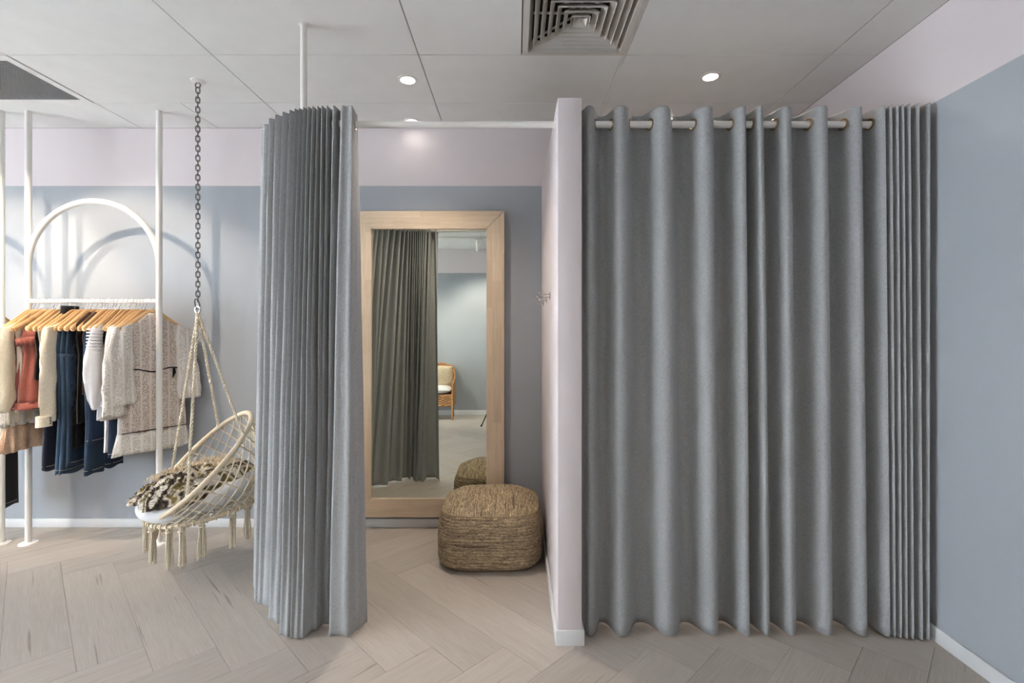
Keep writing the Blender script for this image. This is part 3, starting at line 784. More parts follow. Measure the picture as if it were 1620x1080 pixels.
# garments are authored with y along the hanger, x across, z down from the hanger's top (z = 0)
HZ = RZ - 0.067
def shell(profile, n=40, folds=5, amp=0.010, seed=0, yofs=0.0):
    rows = []
    m = len(profile)
    zs = []
    for i in range(m - 1):
        (z0, a0, b0), (z1, a1, b1) = profile[i], profile[i + 1]; k = max(1, int(abs(z1 - z0) / 0.03))
        for j in range(k):
            t = j / k; zs.append((lerp(z0, z1, t), lerp(a0, a1, t), lerp(b0, b1, t)))
    zs.append(profile[-1]); z_top, z_bot = zs[0][0], zs[-1][0]
    for z, a, b in zs:
        u = (z_top - z) / max(1e-6, z_top - z_bot); row = []
        for i in range(n):
            ph = 2 * pi * i / n
            rp = 1 + 0.0
            w_ = amp * u ** 0.7 * (sin(ph * folds * 2 + seed * 1.7 + 1.2 * sin(z * 5 + seed)) + 0.5 * noise.noise(Vector((ph * 3, z * 6, seed * 3.1))) * 2)
            x_ = sp(sin(ph), 0.8) * (b + w_ * 0.8); y_ = sp(cos(ph), 0.85) * (a + w_ * 0.7) + yofs
            hem_ = 0.006 * sin(ph * 3 + seed) if z == z_bot else 0
            row.append((x_, y_, z + hem_))
        rows.append(row)
    return MB().grid(rows, True)
def sleeve(side, length, r0, r1, fl=0.0, seed=0, x=0.0, gather=0.0):
    y0 = side * 0.175; rows = []; n = 18; k = 22
    for j in range(k + 1):
        t = j / k; c = Vector((x + 0.008 + 0.02 * t, y0 + side * (0.025 * min(1, t * 4) ** 0.7 + 0.025 * t), -0.112 - length * t))
        r = lerp(r0, r1, t) * (1 + fl * math.sin(pi * t) ** 2)
        if gather: r *= 1 - gather * max(0, (t - 0.86)) / 0.14 * 0.6
        row = []
        for i in range(n):
            ph = 2 * pi * i / n; w_ = 1 + (0.05 + 0.14 * t) * sin(ph * 4 + seed + 2 * t) + 0.22 * noise.noise(Vector((cos(ph) * 2, sin(ph) * 2 + seed, t * 6)))
            row.append(tuple(c + Vector((cos(ph) * r * 0.52, sin(ph) * r, 0.02 * sin(ph) * side * (1 - t) * -1)) * 1.0 * (1 if w_ else 1) + Vector((cos(ph) * r * 0.52 * (w_ - 1), sin(ph) * r * (w_ - 1), 0))))
        rows.append(row)
    mb = MB().grid(rows, True); mb.f.append(tuple(range(n)))
    return mb
SH = [(-0.008, 0.030, 0.014), (-0.03, 0.062, 0.017), (-0.06, 0.095, 0.019), (-0.10, 0.150, 0.021), (-0.135, 0.205, 0.022)]
def garment(kind, name, label, cat, mat, x, yaw, length=0.6, thick=0.016, flare=1.0, **kw):
    seed = x * 13.7
    g_ = bpy.data.objects.new(name, None); COL.objects.link(g_); WL[g_.name] = Vector((0, 0, 0)); tag(g_, label, cat, kw.get('group', 'clothes on the rail'))
    sm = kw.get('sleeve_mat', mat)
    if kind == 'top':
        w0 = kw.get('w', 0.19)
        prof = [(z - 0.012, min(a, w0 + 0.015), min(b, thick)) for z, a, b in SH] + [(-0.24, w0, thick), (-0.35, w0 * 0.97, thick * 1.05), (-length * 0.8, w0 * lerp(1, flare, 0.6), thick * 1.2), (-length, w0 * flare, thick * 1.3)]
        solid(shell(prof, 44, kw.get('folds', 5), kw.get('amp', 0.007), seed).build('body', mat, g_, smooth=80), 0.0015)
        if kw.get('sl'):
            for sd in (-1, 1):
                L, r0, r1, fl, ga = kw['sl']
                solid(sleeve(sd, L, r0, r1, fl, seed + sd, 0, ga).build('sleeve', sm, g_, smooth=80), 0.0015)
    elif kind == 'straps':
        w0 = kw.get('w', 0.13)
        prof = [(-0.15, w0, thick), (-0.20, w0 * 1.05, thick), (-0.32, w0 * 0.92, thick), (-length * 0.8, w0 * lerp(1, flare, .6), thick * 1.2), (-length, w0 * flare, thick * 1.35)]
        solid(shell(prof, 40, kw.get('folds', 6), kw.get('amp', 0.008), seed).build('body', mat, g_, smooth=80), 0.0015)
        for sd in (-1, 1):
            MB().tube([(0.0, sd * w0 * 0.95, -0.165), (0.004, sd * 0.125, -0.10), (0.0, sd * 0.11, -0.062), (-0.012, sd * 0.12, -0.10), (-0.004, sd * w0 * 0.9, -0.165)], kw.get('strap', 0.004), 6).build('strap', kw.get('strap_mat', mat), g_)
    elif kind == 'jeans':
        wd = kw.get('w', 0.085)
        solid(shell([(-0.135, 0.172, 0.018), (-0.17, 0.172, 0.02), (-0.28, 0.182, 0.026), (-0.33, 0.18, 0.024)], 36, 4, 0.003, seed).build('waist', mat, g_, smooth=80), 0.0015)
        for sd in (-1, 1):
            lg = solid(shell([(-0.31, 0.09, 0.024), (-0.5, 0.082, 0.024), (-0.8, wd * 0.88, 0.022), (-length, wd * flare, 0.026)], 26, 2, 0.003, seed + sd, sd * 0.092).build('leg', mat, g_, smooth=80), 0.0018)
            MB().tube([(0.03 * cos(a), sd * 0.092 + wd * flare * 1.01 * sin(a), -length + 0.03) for a in [2 * pi * q / 24 for q in range(24)]], 0.0012, 4, closed=True).build('hem_stitch', M['stitch'], lg)
        for sd in (-1, 1): MB().bbox(-0.02, 0.022, sd * 0.13 - 0.012, sd * 0.13 + 0.012, -0.15, -0.118, 0.003).build('clip', M['chrome'], g_)
    elif kind == 'skirt':
        w0 = kw.get('w', 0.15); z0 = kw.get('z0', -0.14)
        solid(shell([(z0, w0, thick), (z0 - 0.04, w0 * 1.02, thick), (-length * 0.6, w0 * lerp(1, flare, .5), thick * 1.2), (-length, w0 * flare, thick * 1.4)], 44, kw.get('folds', 6), kw.get('amp', 0.009), seed).build('body', mat, g_, smooth=80), 0.0015)
        for sd in (-1, 1): MB().tube([(0, sd * w0 * 0.8, z0 - 0.01), (0.006, sd * 0.11, -0.075), (-0.008, sd * 0.1, -0.075), (0, sd * w0 * 0.78, z0 - 0.01)], 0.0025, 6).build('hanging_loop', mat, g_)
    ex = kw.get('extra')
    if ex: ex(g_, seed)
    g_.location = (x, RY, HZ); g_.rotation_euler = (0, 0, yaw)
    return g_
hooks = [262, 290, 320, 352, 408, 455, 475, 510, 565, 600, 640, 690, 715, 750, 775, 820, 865, 890, 910, 960, 985, 1020, 1065, 1105, 1155, 1185, 1215, 1240, 1310]
hooks = [(h / 5.4 - VX) * RY / F for h in hooks]

def peach_tiers(g_, s):
    for q, (za, zb, wa) in enumerate(((-0.62, -0.82, 0.17), (-0.80, -1.0, 0.18))):
        solid(shell([(za, wa, 0.03), (zb, wa * 1.15, 0.05)], 64, 7, 0.022, s + q).build('tier', M['g_peach'] if q else M['g_lace3'], g_, smooth=80), 0.0015)
def coral_extra(g_, s):
    solid(shell([(-0.655, 0.18, 0.055), (-0.69, 0.19, 0.065), (-0.70, 0.195, 0.068)], 64, 14, 0.010, s).build('ruffle_hem', M['g_coral'], g_, smooth=80), 0.0015)
    solid(shell([(-0.185, 0.13, 0.035), (-0.21, 0.185, 0.055), (-0.26, 0.175, 0.05)], 64, 12, 0.014, s + 2).build('ruffle_bust', M['g_coral'], g_, smooth=80), 0.0015)
def blazer_extra(g_, s):
    for sd in (-1, 1): MB().ell([((0.03, sd * 0.255, -0.73), (0.034, 0, 0), (0, 0.048, 0)), ((0.032, sd * 0.256, -0.80), (0.036, 0, 0), (0, 0.05, 0))], 16).build('cuff', M['g_beige'], g_)
    for q in range(3): MB().ball((0.066, -0.245, -0.745 - 0.018 * q), 0.005).build('button', M['black_metal'], g_)
def turtle(g_, s):
    solid(shell([(0.03, 0.058, 0.026), (0.028, 0.062, 0.03), (-0.01, 0.064, 0.03), (-0.035, 0.07, 0.03)], 28, 4, 0.003, s).build('roll_neck', M['g_black'], g_, smooth=80), 0.003)
def plush(g_, s):
    m_ = MB(); rnd = random.Random(3)
    for q in range(260):
        a = rnd.uniform(0, 2 * pi); z = rnd.uniform(-0.98, -0.2); p = Vector((sin(a) * 0.035, cos(a) * 0.15, z)); d = Vector((sin(a) * 0.02, cos(a) * 0.015, -0.035))
        m_.tube([p, p + d * 0.5, p + d], [0.006, 0.005, 0.001], 4)
    o = m_.build('shaggy_fringe', M['g_fur'], g_); o['kind'] = 'stuff'
def puff(g_, s):
    # gathered upper arm rings on the camera side sleeve
    for q in range(9): MB().torus((0.014, -0.205 - 0.002 * q, -0.14 - 0.022 * q), (0, 0, 1), 0.042 - 0.0008 * q, 0.006, 16, 6).build('ruched_band', M['g_white'], g_)
def kimono(g_, s):
    MB().tube([(0.028, -0.19 + 0.38 * q / 20, -0.435 + 0.012 * sin(q * 0.5)) for q in range(21)], 0.0045, 6).build('beaded_belt', M['g_black'], g_)
    MB().tube([(0.036, 0.12, -0.43), (0.042, 0.12, -0.46), (0.04, 0.11, -0.50)], [0.008, 0.011, 0.003], 8).build('tassel', M['g_black'], g_)
    MB().tube([(0.038, -0.21 + 0.42 * q / 24, -0.865) for q in range(25)], 0.003, 5).build('ladder_trim', M['g_black'], g_)
    solid(shell([(-0.87, 0.222, 0.034), (-1.02, 0.25, 0.042)], 48, 7, 0.008, s).build('hem_flounce', M['g_lace3'], g_, smooth=80), 0.0015)
def hemlace(len_, w_, b_):
    def f(g_, s): solid(shell([(-len_, w_, b_), (-len_ - 0.12, w_ * 1.08, b_ * 1.2)], 48, 7, 0.008, s).build('hem_flounce', M['g_lace3'], g_, smooth=80), 0.0015)
    return f
def braids(g_, s):
    for sd in (-1, 1):
        MB().tube(catmull([(0.0, sd * 0.13, -0.17), (0.012, sd * 0.17, -0.118), (0.012, sd * 0.10, -0.05), (0, sd * 0.05, -0.02)], 4), 0.010, 8).build('braided_strap', M['g_brown'], g_)

G = [
 ('top', 'dress', 'cream voile dress with peach tiered hem at the left end of the rail', 'dress', 'g_cream2', dict(length=0.66, w=0.185, sl=(0.56, 0.062, 0.07, 0.15, 1.0), extra=peach_tiers)),
 ('top', 'blouse', 'cream sheer blouse with long full sleeves left of the coral ruffled top', 'blouse', 'g_cream', dict(length=0.80, w=0.17, sl=(0.60, 0.042, 0.055, 0.15, 1.0), flare=1.1)),
 ('top', 'blouse', 'ivory sheer blouse pressed directly against the coral ruffled top', 'blouse', 'g_cream2', dict(length=0.72, w=0.15, flare=1.05)),
 ('straps', 'ruffled_top', 'coral satin top with ruffles at bust and hem', 'top', 'g_coral', dict(length=0.67, w=0.18, thick=0.042, amp=0.022, folds=4, flare=1.15, strap=0.007, extra=coral_extra)),
 ('straps', 'ruffled_top', 'second coral satin top half hidden behind the blazer sleeve', 'top', 'g_coral', dict(length=0.66, w=0.15, thick=0.035, amp=0.016, folds=4, flare=1.1, strap=0.007, extra=coral_extra)),
 ('straps', 'camisole', 'black strapped camisole right behind the coral ruffled top', 'camisole', 'g_black', dict(length=0.5, strap=0.003)),
 ('top', 'blouse', 'cream plain blouse between the coral top and the beige blazer', 'blouse', 'g_cream', dict(length=0.70, w=0.115)),
 ('straps', 'camisole', 'ivory camisole half hidden between the coral tops and the blazer', 'camisole', 'g_cream', dict(length=0.72, w=0.10, flare=1.2)),
 ('jeans', 'trousers', 'navy trousers hanging behind the sleeve of the beige blazer', 'trousers', 'g_navy', dict(length=1.13, w=0.08)),
 ('top', 'sweater', 'black roll neck sweater rising above the wooden hangers', 'sweater', 'g_black', dict(length=0.68, w=0.12, extra=turtle)),
 ('top', 'blazer', 'beige blazer with long buttoned sleeves beside the blue jeans', 'blazer', 'g_beige', dict(length=0.72, w=0.18, sl=(0.66, 0.058, 0.050, 0.05, 0), extra=blazer_extra)),
 ('jeans', 'jeans', 'mid blue flared jeans next to the beige blazer', 'jeans', 'g_denim', dict(length=1.15, flare=1.12)),
 ('jeans', 'jeans', 'mid blue jeans with a stitched hem second from the beige blazer', 'jeans', 'g_denim', dict(length=1.15, flare=1.1)),
 ('jeans', 'jeans', 'dark blue straight jeans left of the shaggy black dress', 'jeans', 'g_denim2', dict(length=1.10)),
 ('straps', 'shaggy_dress', 'shaggy black plush dress in the middle of the rail', 'dress', 'g_fur', dict(length=0.98, w=0.15, thick=0.03, extra=plush)),
 ('straps', 'dress', 'black dress with thick brown braided straps in the middle of the rail', 'dress', 'g_black', dict(length=0.8, w=0.15, extra=braids)),
 ('straps', 'top', 'dark brown braided strap top left of the white ruched blouse', 'top', 'g_brown', dict(length=0.6, w=0.15, extra=braids)),
 ('jeans', 'jeans', 'ink blue raw hem jeans below the white ruched blouse', 'jeans', 'g_denim2', dict(length=1.16, w=0.08)),
 ('jeans', 'trousers', 'very dark navy trousers against the left of the white ruched blouse', 'trousers', 'g_denim3', dict(length=0.95, w=0.075)),
 ('straps', 'top', 'black strapped top just left of the white ruched blouse', 'top', 'g_black', dict(length=0.62, w=0.15)),
 ('top', 'blouse', 'bright white blouse with a ruched puffed sleeve in the middle of the rail', 'blouse', 'g_white', dict(length=0.78, w=0.165, sl=(0.58, 0.042, 0.045, 0.75, 1.0), extra=puff)),
 ('skirt', 'skirt', 'black skirt just right of the white ruched blouse', 'skirt', 'g_black', dict(length=0.62, flare=1.1)),
 ('skirt', 'skirt', 'long white cotton skirt left of the ivory lace blouses', 'skirt', 'g_white', dict(length=1.0, w=0.15, flare=1.25)),
 ('jeans', 'jeans', 'dark cropped jeans whose frayed hems show under the lace clothes', 'jeans', 'g_denim3', dict(length=1.04)),
 ('top', 'blouse', 'ivory lace blouse farthest left of the lace clothes', 'blouse', 'g_lace', dict(length=0.72, sl=(0.64, 0.055, 0.075, 0.1, 0), flare=1.05)),
 ('top', 'dress', 'blush lace dress with a white flounced hem left of the largest lace dress', 'dress', 'g_lace2', dict(length=0.88, w=0.16, flare=1.1, extra=hemlace(0.86, 0.17, 0.03))),
 ('top', 'blouse', 'white eyelet blouse with wide sleeves near the right end of the rail', 'blouse', 'g_lace3', dict(length=0.70, sl=(0.62, 0.058, 0.08, 0.1, 0), flare=1.05)),
 ('top', 'dress', 'pinkish lace dress hidden behind the largest lace dress', 'dress', 'g_lace2', dict(length=0.9, w=0.17, flare=1.1, extra=hemlace(0.88, 0.18, 0.03))),
 ('top', 'dress', 'largest ivory lace dress with black belt tassel at the right end of the rail', 'dress', 'g_lace2', dict(length=0.88, w=0.195, thick=0.026, flare=1.12, sl=(0.55, 0.06, 0.085, 0.05, 0), sleeve_mat=None, extra=kimono)),
]
for i, (hx_, (kind, nm, lab, cat, mk, kw)) in enumerate(zip(hooks, G)):
    yaw = random.uniform(-0.05, 0.07)
    if i == 28: yaw = -0.5
    if i in (26, 27): yaw = -0.16
    if i == 3: yaw = -0.42
    if i == 4: yaw = -0.3
    short = lab.split(' with ')[0].split(' at the')[0]
    place_hanger(hx_, yaw, 'wooden hanger holding the ' + lab if len(lab.split()) < 12 else 'wooden hanger holding the ' + ' '.join(lab.split()[:12]))
    if kw.get('sleeve_mat', 0) is None: kw['sleeve_mat'] = M['g_lace3']
    garment(kind, nm, lab, cat, M[mk], hx_, yaw, **kw)
# second rack at the left edge: what shows past the frame
for x, kind, nm, lab, cat, mk, kw in (
    (-3.83, 'jeans', 'trousers', 'long black trousers hanging at the left edge of the picture', 'trousers', 'g_black', dict(length=1.47, w=0.10)),
    (-3.90, 'top', 'blouse', 'cream blouse on the leftmost rack behind its white post', 'blouse', 'g_cream', dict(length=0.8, sl=(0.6, 0.06, 0.07, 0.2, 1.0))),
    (-3.97, 'top', 'dress', 'peach lace dress on the leftmost rack', 'dress', 'g_peach', dict(length=0.95, flare=1.15))):
    place_hanger(x, 0.03, 'wooden hanger holding the ' + lab); garment(kind, nm, lab, cat, M[mk], x, 0.03, group='clothes on the leftmost rack', **kw)

# ================================================================== SWING CHAIR
ring_c = Vector((-2.04, 3.141, 1.69))
ch = thing('chain', (ring_c.x, ring_c.y, CEIL), 'grey steel chain hanging from the ceiling above the macrame swing chair', 'chain')
cpl = MB().lathe([(0.001, -0.012), (0.02, -0.012), (0.04, -0.006), (0.043, 0.0)], (ring_c.x, ring_c.y, CEIL), 24).build('ceiling_plate', M['metal_white'], ch)
MB().torus((ring_c.x, ring_c.y, CEIL - 0.028), (0, 1, 0), 0.016, 0.004, 16, 6).build('eye_bolt', M['steel'], cpl)
nl = 44; ztop = CEIL - 0.045; zbot = ring_c.z + 0.055; pitch = (ztop - zbot) / nl
def link_mesh(vert):
    pts = []; hl = pitch * 0.5; r = 0.0105
    for k in range(9): a = pi * k / 8; pts.append((r * cos(a), hl * 0.62 + r * sin(a)))
    for k in range(9): a = pi + pi * k / 8; pts.append((r * cos(a), -hl * 0.62 + r * sin(a)))
    return MB().tube([(x, 0, z) if vert else (0, x, z) for x, z in pts], 0.0036, 6, closed=True)
lm = [link_mesh(True).build('chain_link', M['steel'], ch), link_mesh(False).build('chain_link', M['steel'], ch)]
for q in range(nl):
    o = lm[q] if q < 2 else lm[q % 2].copy()
    if q >= 2: COL.objects.link(o); o.parent = ch
    if q < 2:
        for v in o.data.vertices: v.co += WL[ch.name]
    o.location = (0, 0, ztop - pitch * (q + 0.5) - CEIL); o.rotation_euler = (0, 0, 0.6 + 0.05 * sin(q))
cb = Vector((ring_c.x - 0.004, ring_c.y, ring_c.z + 0.035))
MB().tube([cb + Vector((0.014 * cos(2 * pi * k / 24) - 0.008 * sin(2 * pi * k / 24), 0, 0.034 * sin(2 * pi * k / 24))) for k in range(24)], 0.0042, 8, closed=True).build('snap_hook', M['steel'], ch)

th0, tilt, R0 = 0.698, 0.795, 0.40
hc = Vector((-2.022, 3.143, 0.709)); hd = Vector((cos(th0), sin(th0), 0)); hw_ = Vector((-sin(th0), cos(th0), 0))
dU = hd * cos(tilt) + Vector((0, 0, sin(tilt)))
def up(th, k=1.0): return hc + (dU * cos(th) + hw_ * sin(th)) * R0 * k
tl_ = 0.15; R1 = 0.335
front = hc - dU * R0 + Vector((0.0, 0, -0.022)); dL = hd * cos(tl_) + Vector((0, 0, sin(tl_)))
lcn = front + dL * R1
def low(th, k=1.0): return lcn + (dL * cos(th) + hw_ * sin(th)) * R1 * k
sw = thing('swing_chair', (lcn.x, lcn.y, 0.2), 'cream macrame swing chair hanging from the chain beside the open curtain', 'swing chair')
MB().tube([up(2 * pi * k / 72) for k in range(72)], 0.0155, 12, closed=True).build('back_hoop', M['wrapped'], sw)
MB().tube([low(2 * pi * k / 72) for k in range(72)], 0.0155, 12, closed=True).build('seat_hoop', M['wrapped'], sw)
MB().torus(ring_c, (0.35, 1, 0), 0.021, 0.0055, 24, 8).build('hanging_ring', M['chrome'], sw)
def th_for(px, py):
    best = None
    for k in range(720):
        p = up(2 * pi * k / 720); v = VX + p.x * F / p.y; u = VY - (p.z - CZ) * F / p.y; d = math.hypot(v - px, u - py)
        if best is None or d < best[0]: best = (d, 2 * pi * k / 720)
    return best[1]
def braid(a, b, r, turns_per_m=26, strands=2):
    a, b = Vector(a), Vector(b); L = (b - a).length; t = (b - a).normalized(); u = t.orthogonal().normalized(); v = t.cross(u); mb = MB()
    n = max(8, int(L * turns_per_m * 6))
    for s_ in range(strands):
        pts = []
        for k in range(n + 1):
            ph = 2 * pi * (k / n * L * turns_per_m + s_ / strands); pts.append(a + t * L * k / n + (u * cos(ph) + v * sin(ph)) * r * 0.55)
        mb.tube(pts, r * 0.62, 5)
    return mb
for px, py in ((270, 748), (298, 790), (346, 676), (383, 688)):
    p = up(th_for(px, py)); sr = braid(ring_c + Vector((0, 0, -0.02)), p, 0.0085, 20).build('suspension_rope', M['rope'], sw)
    t_ = (p - ring_c).normalized(); kn = MB()
    for q in range(3): kn.ball(p - t_ * (0.0 + 0.014 * q), 0.017 - 0.003 * q, 8, 5)
    kn.build('rope_knot', M['rope'], sr)
MB().tube([ring_c + Vector((0, 0, -0.018)), ring_c + Vector((0, 0, -0.05)), ring_c + Vector((0.002, 0, -0.10))], [0.011, 0.015, 0.012], 10).build('rope_whipping', M['rope'], sw)
# diamond net between the hoops
def net(u, v):
    # u -1..1 around the back, v 0 (top hoop) .. 1 (seat hoop)
    a = u * radians(128); b = u * radians(150)
    p = up(a).lerp(low(b), v); c = (hc + lcn) / 2; d = (p - c); d.z = 0
    return p + d.normalized() * 0.05 * sin(pi * v) * max(0.0, cos(a * 0.65))
nt = MB(); kn = MB(); NU, NV = 22, 4
for i in range(-NV, NU + 1):
    for sgn in (1, -1):
        pts = []
        for q in range(NV * 3 + 1):
            v = q / (NV * 3); k_ = (i + v * NV) if sgn > 0 else (i + NV - v * NV); u = k_ / NU * 2 - 1
            if -1 <= u <= 1: pts.append(net(u, v))
        if len(pts) > 2: nt.tube(pts, 0.0046, 6)
for i in range(NU + 1):
    for q in range(2 * NV + 1):
        v = q / (2 * NV); k_ = i + (0.5 if q % 2 == 1 else 0)
        u = k_ / NU * 2 - 1
        if -1 < u < 1: kn.ball(net(u, v), 0.0085, 7, 5)
nt.build('back_net', M['rope'], sw); kn.build('net_knots', M['rope'], sw)['kind'] = 'stuff'
bundle = MB()
for q in range(6):
    a = -0.10 + 0.04 * q; b = braid(up(a), low(a * 1.6) + Vector((0, 0, 0.01)), 0.0045, 22); bundle.add(b.v, b.f)
bundle.build('back_cord_bundle', M['rope'], sw)
sn = MB()
for k in range(24):
    a = 2 * pi * k / 24
    for off in (0.5, -0.5):
        pts = [low(a + off * t_, 1 - t_) + Vector((0, 0, -0.05 * sin(pi * 0.5 * t_))) for t_ in [q / 6 for q in range(7)]]
        sn.tube(pts, 0.0036, 5)
sn.build('seat_net', M['rope'], sw)
# rope loops wound on the seat hoop
wr = MB()
for k in range(60):
    a = 2 * pi * (k + 0.5 * random.random()) / 60; p = low(a); tn = (low(a + 0.02) - p).normalized() + Vector((0, 0, random.uniform(-0.4, 0.4)))
    wr.torus(p, tn, 0.0185, 0.0042, 12, 5)
wr.build('hoop_binding', M['rope'], sw)['kind'] = 'stuff'
# tassels
def tassel(p, L, seed):
    rnd = random.Random(seed); mb = MB()
    for q in range(16):
        a = rnd.uniform(0, 2 * pi); r = 0.016 * math.sqrt(rnd.random()); e = r * rnd.uniform(1.0, 1.6); l = L * rnd.uniform(0.9, 1.04); ph = rnd.uniform(0, 6)
        pts = []
        for k in range(9):
            t_ = k / 8; rr_ = lerp(r, e, t_) + 0.003 * sin(ph + 5 * t_)
            pts.append(p + Vector((cos(a) * rr_, sin(a) * rr_, -l * t_ + 0.01)))
        mb.tube(pts, 0.0030, 5)
    mb.ball(p + Vector((0, 0, 0.0)), 0.019, 10, 6).torus(p + Vector((0, 0, -0.02)), (0, 0, 1), 0.0165, 0.005, 14, 6)
    return mb
def thl(px, near):
    best = None
    for k in range(720):
        a = 2 * pi * k / 720; p = low(a)
        if (sin(a) < 0) != near: continue
        v = VX + p.x * F / p.y; d = abs(v - px)
        if best is None or d < best[0]: best = (d, a)
    return best[1]
for q, (px, near, L) in enumerate(((240, True, 0.22), (267, True, 0.245), (288, True, 0.235), (319, True, 0.215), (368, True, 0.22), (392, True, 0.215), (232, False, 0.20), (258, False, 0.20), (302, False, 0.19), (343, False, 0.18), (372, False, 0.18), (396, False, 0.2))):
    tassel(low(thl(px, near)) + Vector((0, 0, -0.012)), L, q).build('tassel', M['rope'], sw)

# cushion and throw
tc = 0.20; cD = hd * cos(tc) + Vector((0, 0, sin(tc))); cN = cD.cross(hw_) * 1.0
if cN.z < 0: cN = -cN
cc = Vector((-2.03, 3.12, 0.522))
def cush(r, th, h): return cc + (cD * cos(th) + hw_ * sin(th)) * r + cN * h
rows = []
for j in range(15):
    a = -pi / 2 + pi * j / 14; row = []
    for i in range(64):
        th = 2 * pi * i / 64; rr_ = 0.262 + 0.055 * cos(a); 
        if j in (0, 14): rr_ = 0.001
        elif j in (1, 13): rr_ = 0.16
        h = 0.055 * sin(a) * (1.0 if j not in (0, 14) else 1.12) + 0.008 * noise.noise(Vector((cos(th) * 2, sin(th) * 2, a)))
        row.append(cush(rr_ * (1 + 0.02 * sin(5 * th)), th, h))
    rows.append(row)
seat = MB().grid(rows, True).build('seat_cushion', M['cushion'], loc=tuple(cc), smooth=80)
tag(seat, 'white round seat cushion lying in the macrame swing chair', 'cushion')
tw = thing('throw_blanket', cc + cN * 0.06, 'crumpled patchwork throw of fur and gold heaped on the white swing cushion', 'blanket')
rows = []; NR, NT_ = 34, 110
for j in range(NR + 1):
    r = j / NR; row = []
    for i in range(NT_):
        th = 2 * pi * i / NT_; R_ = 0.33 + 0.03 * sin(3 * th + 1) + 0.018 * sin(7 * th)
        x_, y_ = r * R_ * cos(th), r * R_ * 0.86 * sin(th)
        n1 = noise.noise(Vector((x_ * 9, y_ * 9, 1.7))); n2 = noise.noise(Vector((x_ * 24, y_ * 24, 5.1))); n3 = noise.noise(Vector((x_ * 70, y_ * 70, 9)))
        h = 0.066 + 0.085 * (1 - r ** 3) * (0.55 + 0.8 * abs(n1)) + 0.024 * abs(n2) + 0.008 * n3
        if r > 0.86: h -= (r - 0.86) * 0.22
        if cos(th) < -0.3 and r > 0.86: h += (r - 0.86) * 0.10
        row.append(cush(1, 0, 0) - cD + cD * (x_ - 0.02) + hw_ * y_ + cN * h)
    rows.append(row)
MB().grid(rows, True).build('throw_cloth', M['throw'], tw, smooth=80)
tf = MB(); rnd = random.Random(5)
for q in range(3200):
    j = int(NR * math.sqrt(rnd.random())); b0 = rows[j][rnd.randrange(NT_)]
    d = (cN * 0.9 + hw_ * rnd.uniform(-1, 1) + cD * rnd.uniform(-1, 1)).normalized() * rnd.uniform(0.008, 0.02); sd = d.orthogonal().normalized() * 0.0035
    tf.add([b0 - sd, b0 + sd, b0 + d + sd * 0.2 + Vector((0, 0, -0.004)), b0 + sd.cross(d).normalized() * 0.0035], [(0, 1, 2), (1, 3, 2), (3, 0, 2)])
tf.build('fur_tufts', M['throw'], tw, smooth=80)['kind'] = 'stuff'
fm = MB(); rnd = random.Random(11)
for q in range(520):
    th = rnd.uniform(-0.2, 2.5); r = rnd.uniform(0.5, 0.92) * 0.30; x_, y_ = r * cos(th), r * 0.86 * sin(th)
    b0 = cc + cD * (x_ - 0.02) + hw_ * y_ + cN * rnd.uniform(0.10, 0.15)
    d = Vector((rnd.uniform(-1, 1), rnd.uniform(-1, 1), rnd.uniform(-0.1, 0.9))).normalized() * 0.03
    fm.tube([b0, b0 + d * 0.6 + Vector((0, 0, 0.006)), b0 + d + Vector((0, 0, -0.008))], [0.004, 0.0032, 0.001], 4)
fm.build('fringe', M['fringe'], tw)['kind'] = 'stuff'
tail = MB(); rows = []
p0 = low(thl(245, False)) + Vector((0.0, -0.03, 0.0))
for j in range(10):
    row = []
    for i in range(16):
        a = 2 * pi * i / 16; k_ = 0.028 + 0.022 * sin(pi * j / 9) + 0.006 * noise.noise(Vector((cos(a) * 3, sin(a) * 3, j * .7)))
        row.append(p0 + Vector((cos(a) * k_, sin(a) * k_ * 0.6, 0.02 - 0.21 * j / 9)))
    rows.append(row)
tail.grid(rows, True).build('hanging_corner', M['fringe'], tw, smooth=80)

# ================================================================== THINGS SEEN IN THE MIRROR
# wicker armchair against the front wall
wx, wy = -1.42, -1.32
ac = thing('wicker_armchair', (wx, wy, 0), 'brown wicker armchair against the opposite wall seen in the mirror', 'armchair')
for sx in (-1, 1):
    MB().tube([(wx + sx * 0.295, wy + 0.22, 0), (wx + sx * 0.295, wy + 0.22, 0.46), (wx + sx * 0.30, wy + 0.21, 0.66)], 0.017, 10).build('leg', M['rattan'], ac)
    MB().tube([(wx + sx * 0.26, wy - 0.21, 0), (wx + sx * 0.25, wy - 0.16, 0.3), (wx + sx * 0.25, wy - 0.17, 0.6)], 0.016, 10).build('leg', M['rattan'], ac)
def weave(fn, nu, nv, amp):
    rows = []
    for j in range(nv * 3 + 1):
        row = []
        for i in range(nu * 4 + 1):
            u, v = i / (nu * 4), j / (nv * 3); p, n = fn(u, v)
            s_ = sin(pi * u * nu) * (1 if int(v * nv * 0.9999) % 2 else -1) * abs(sin(pi * v * nv)) ** 0.5
            row.append(p + n * amp * s_)
        rows.append(row)
    return MB().grid(rows)
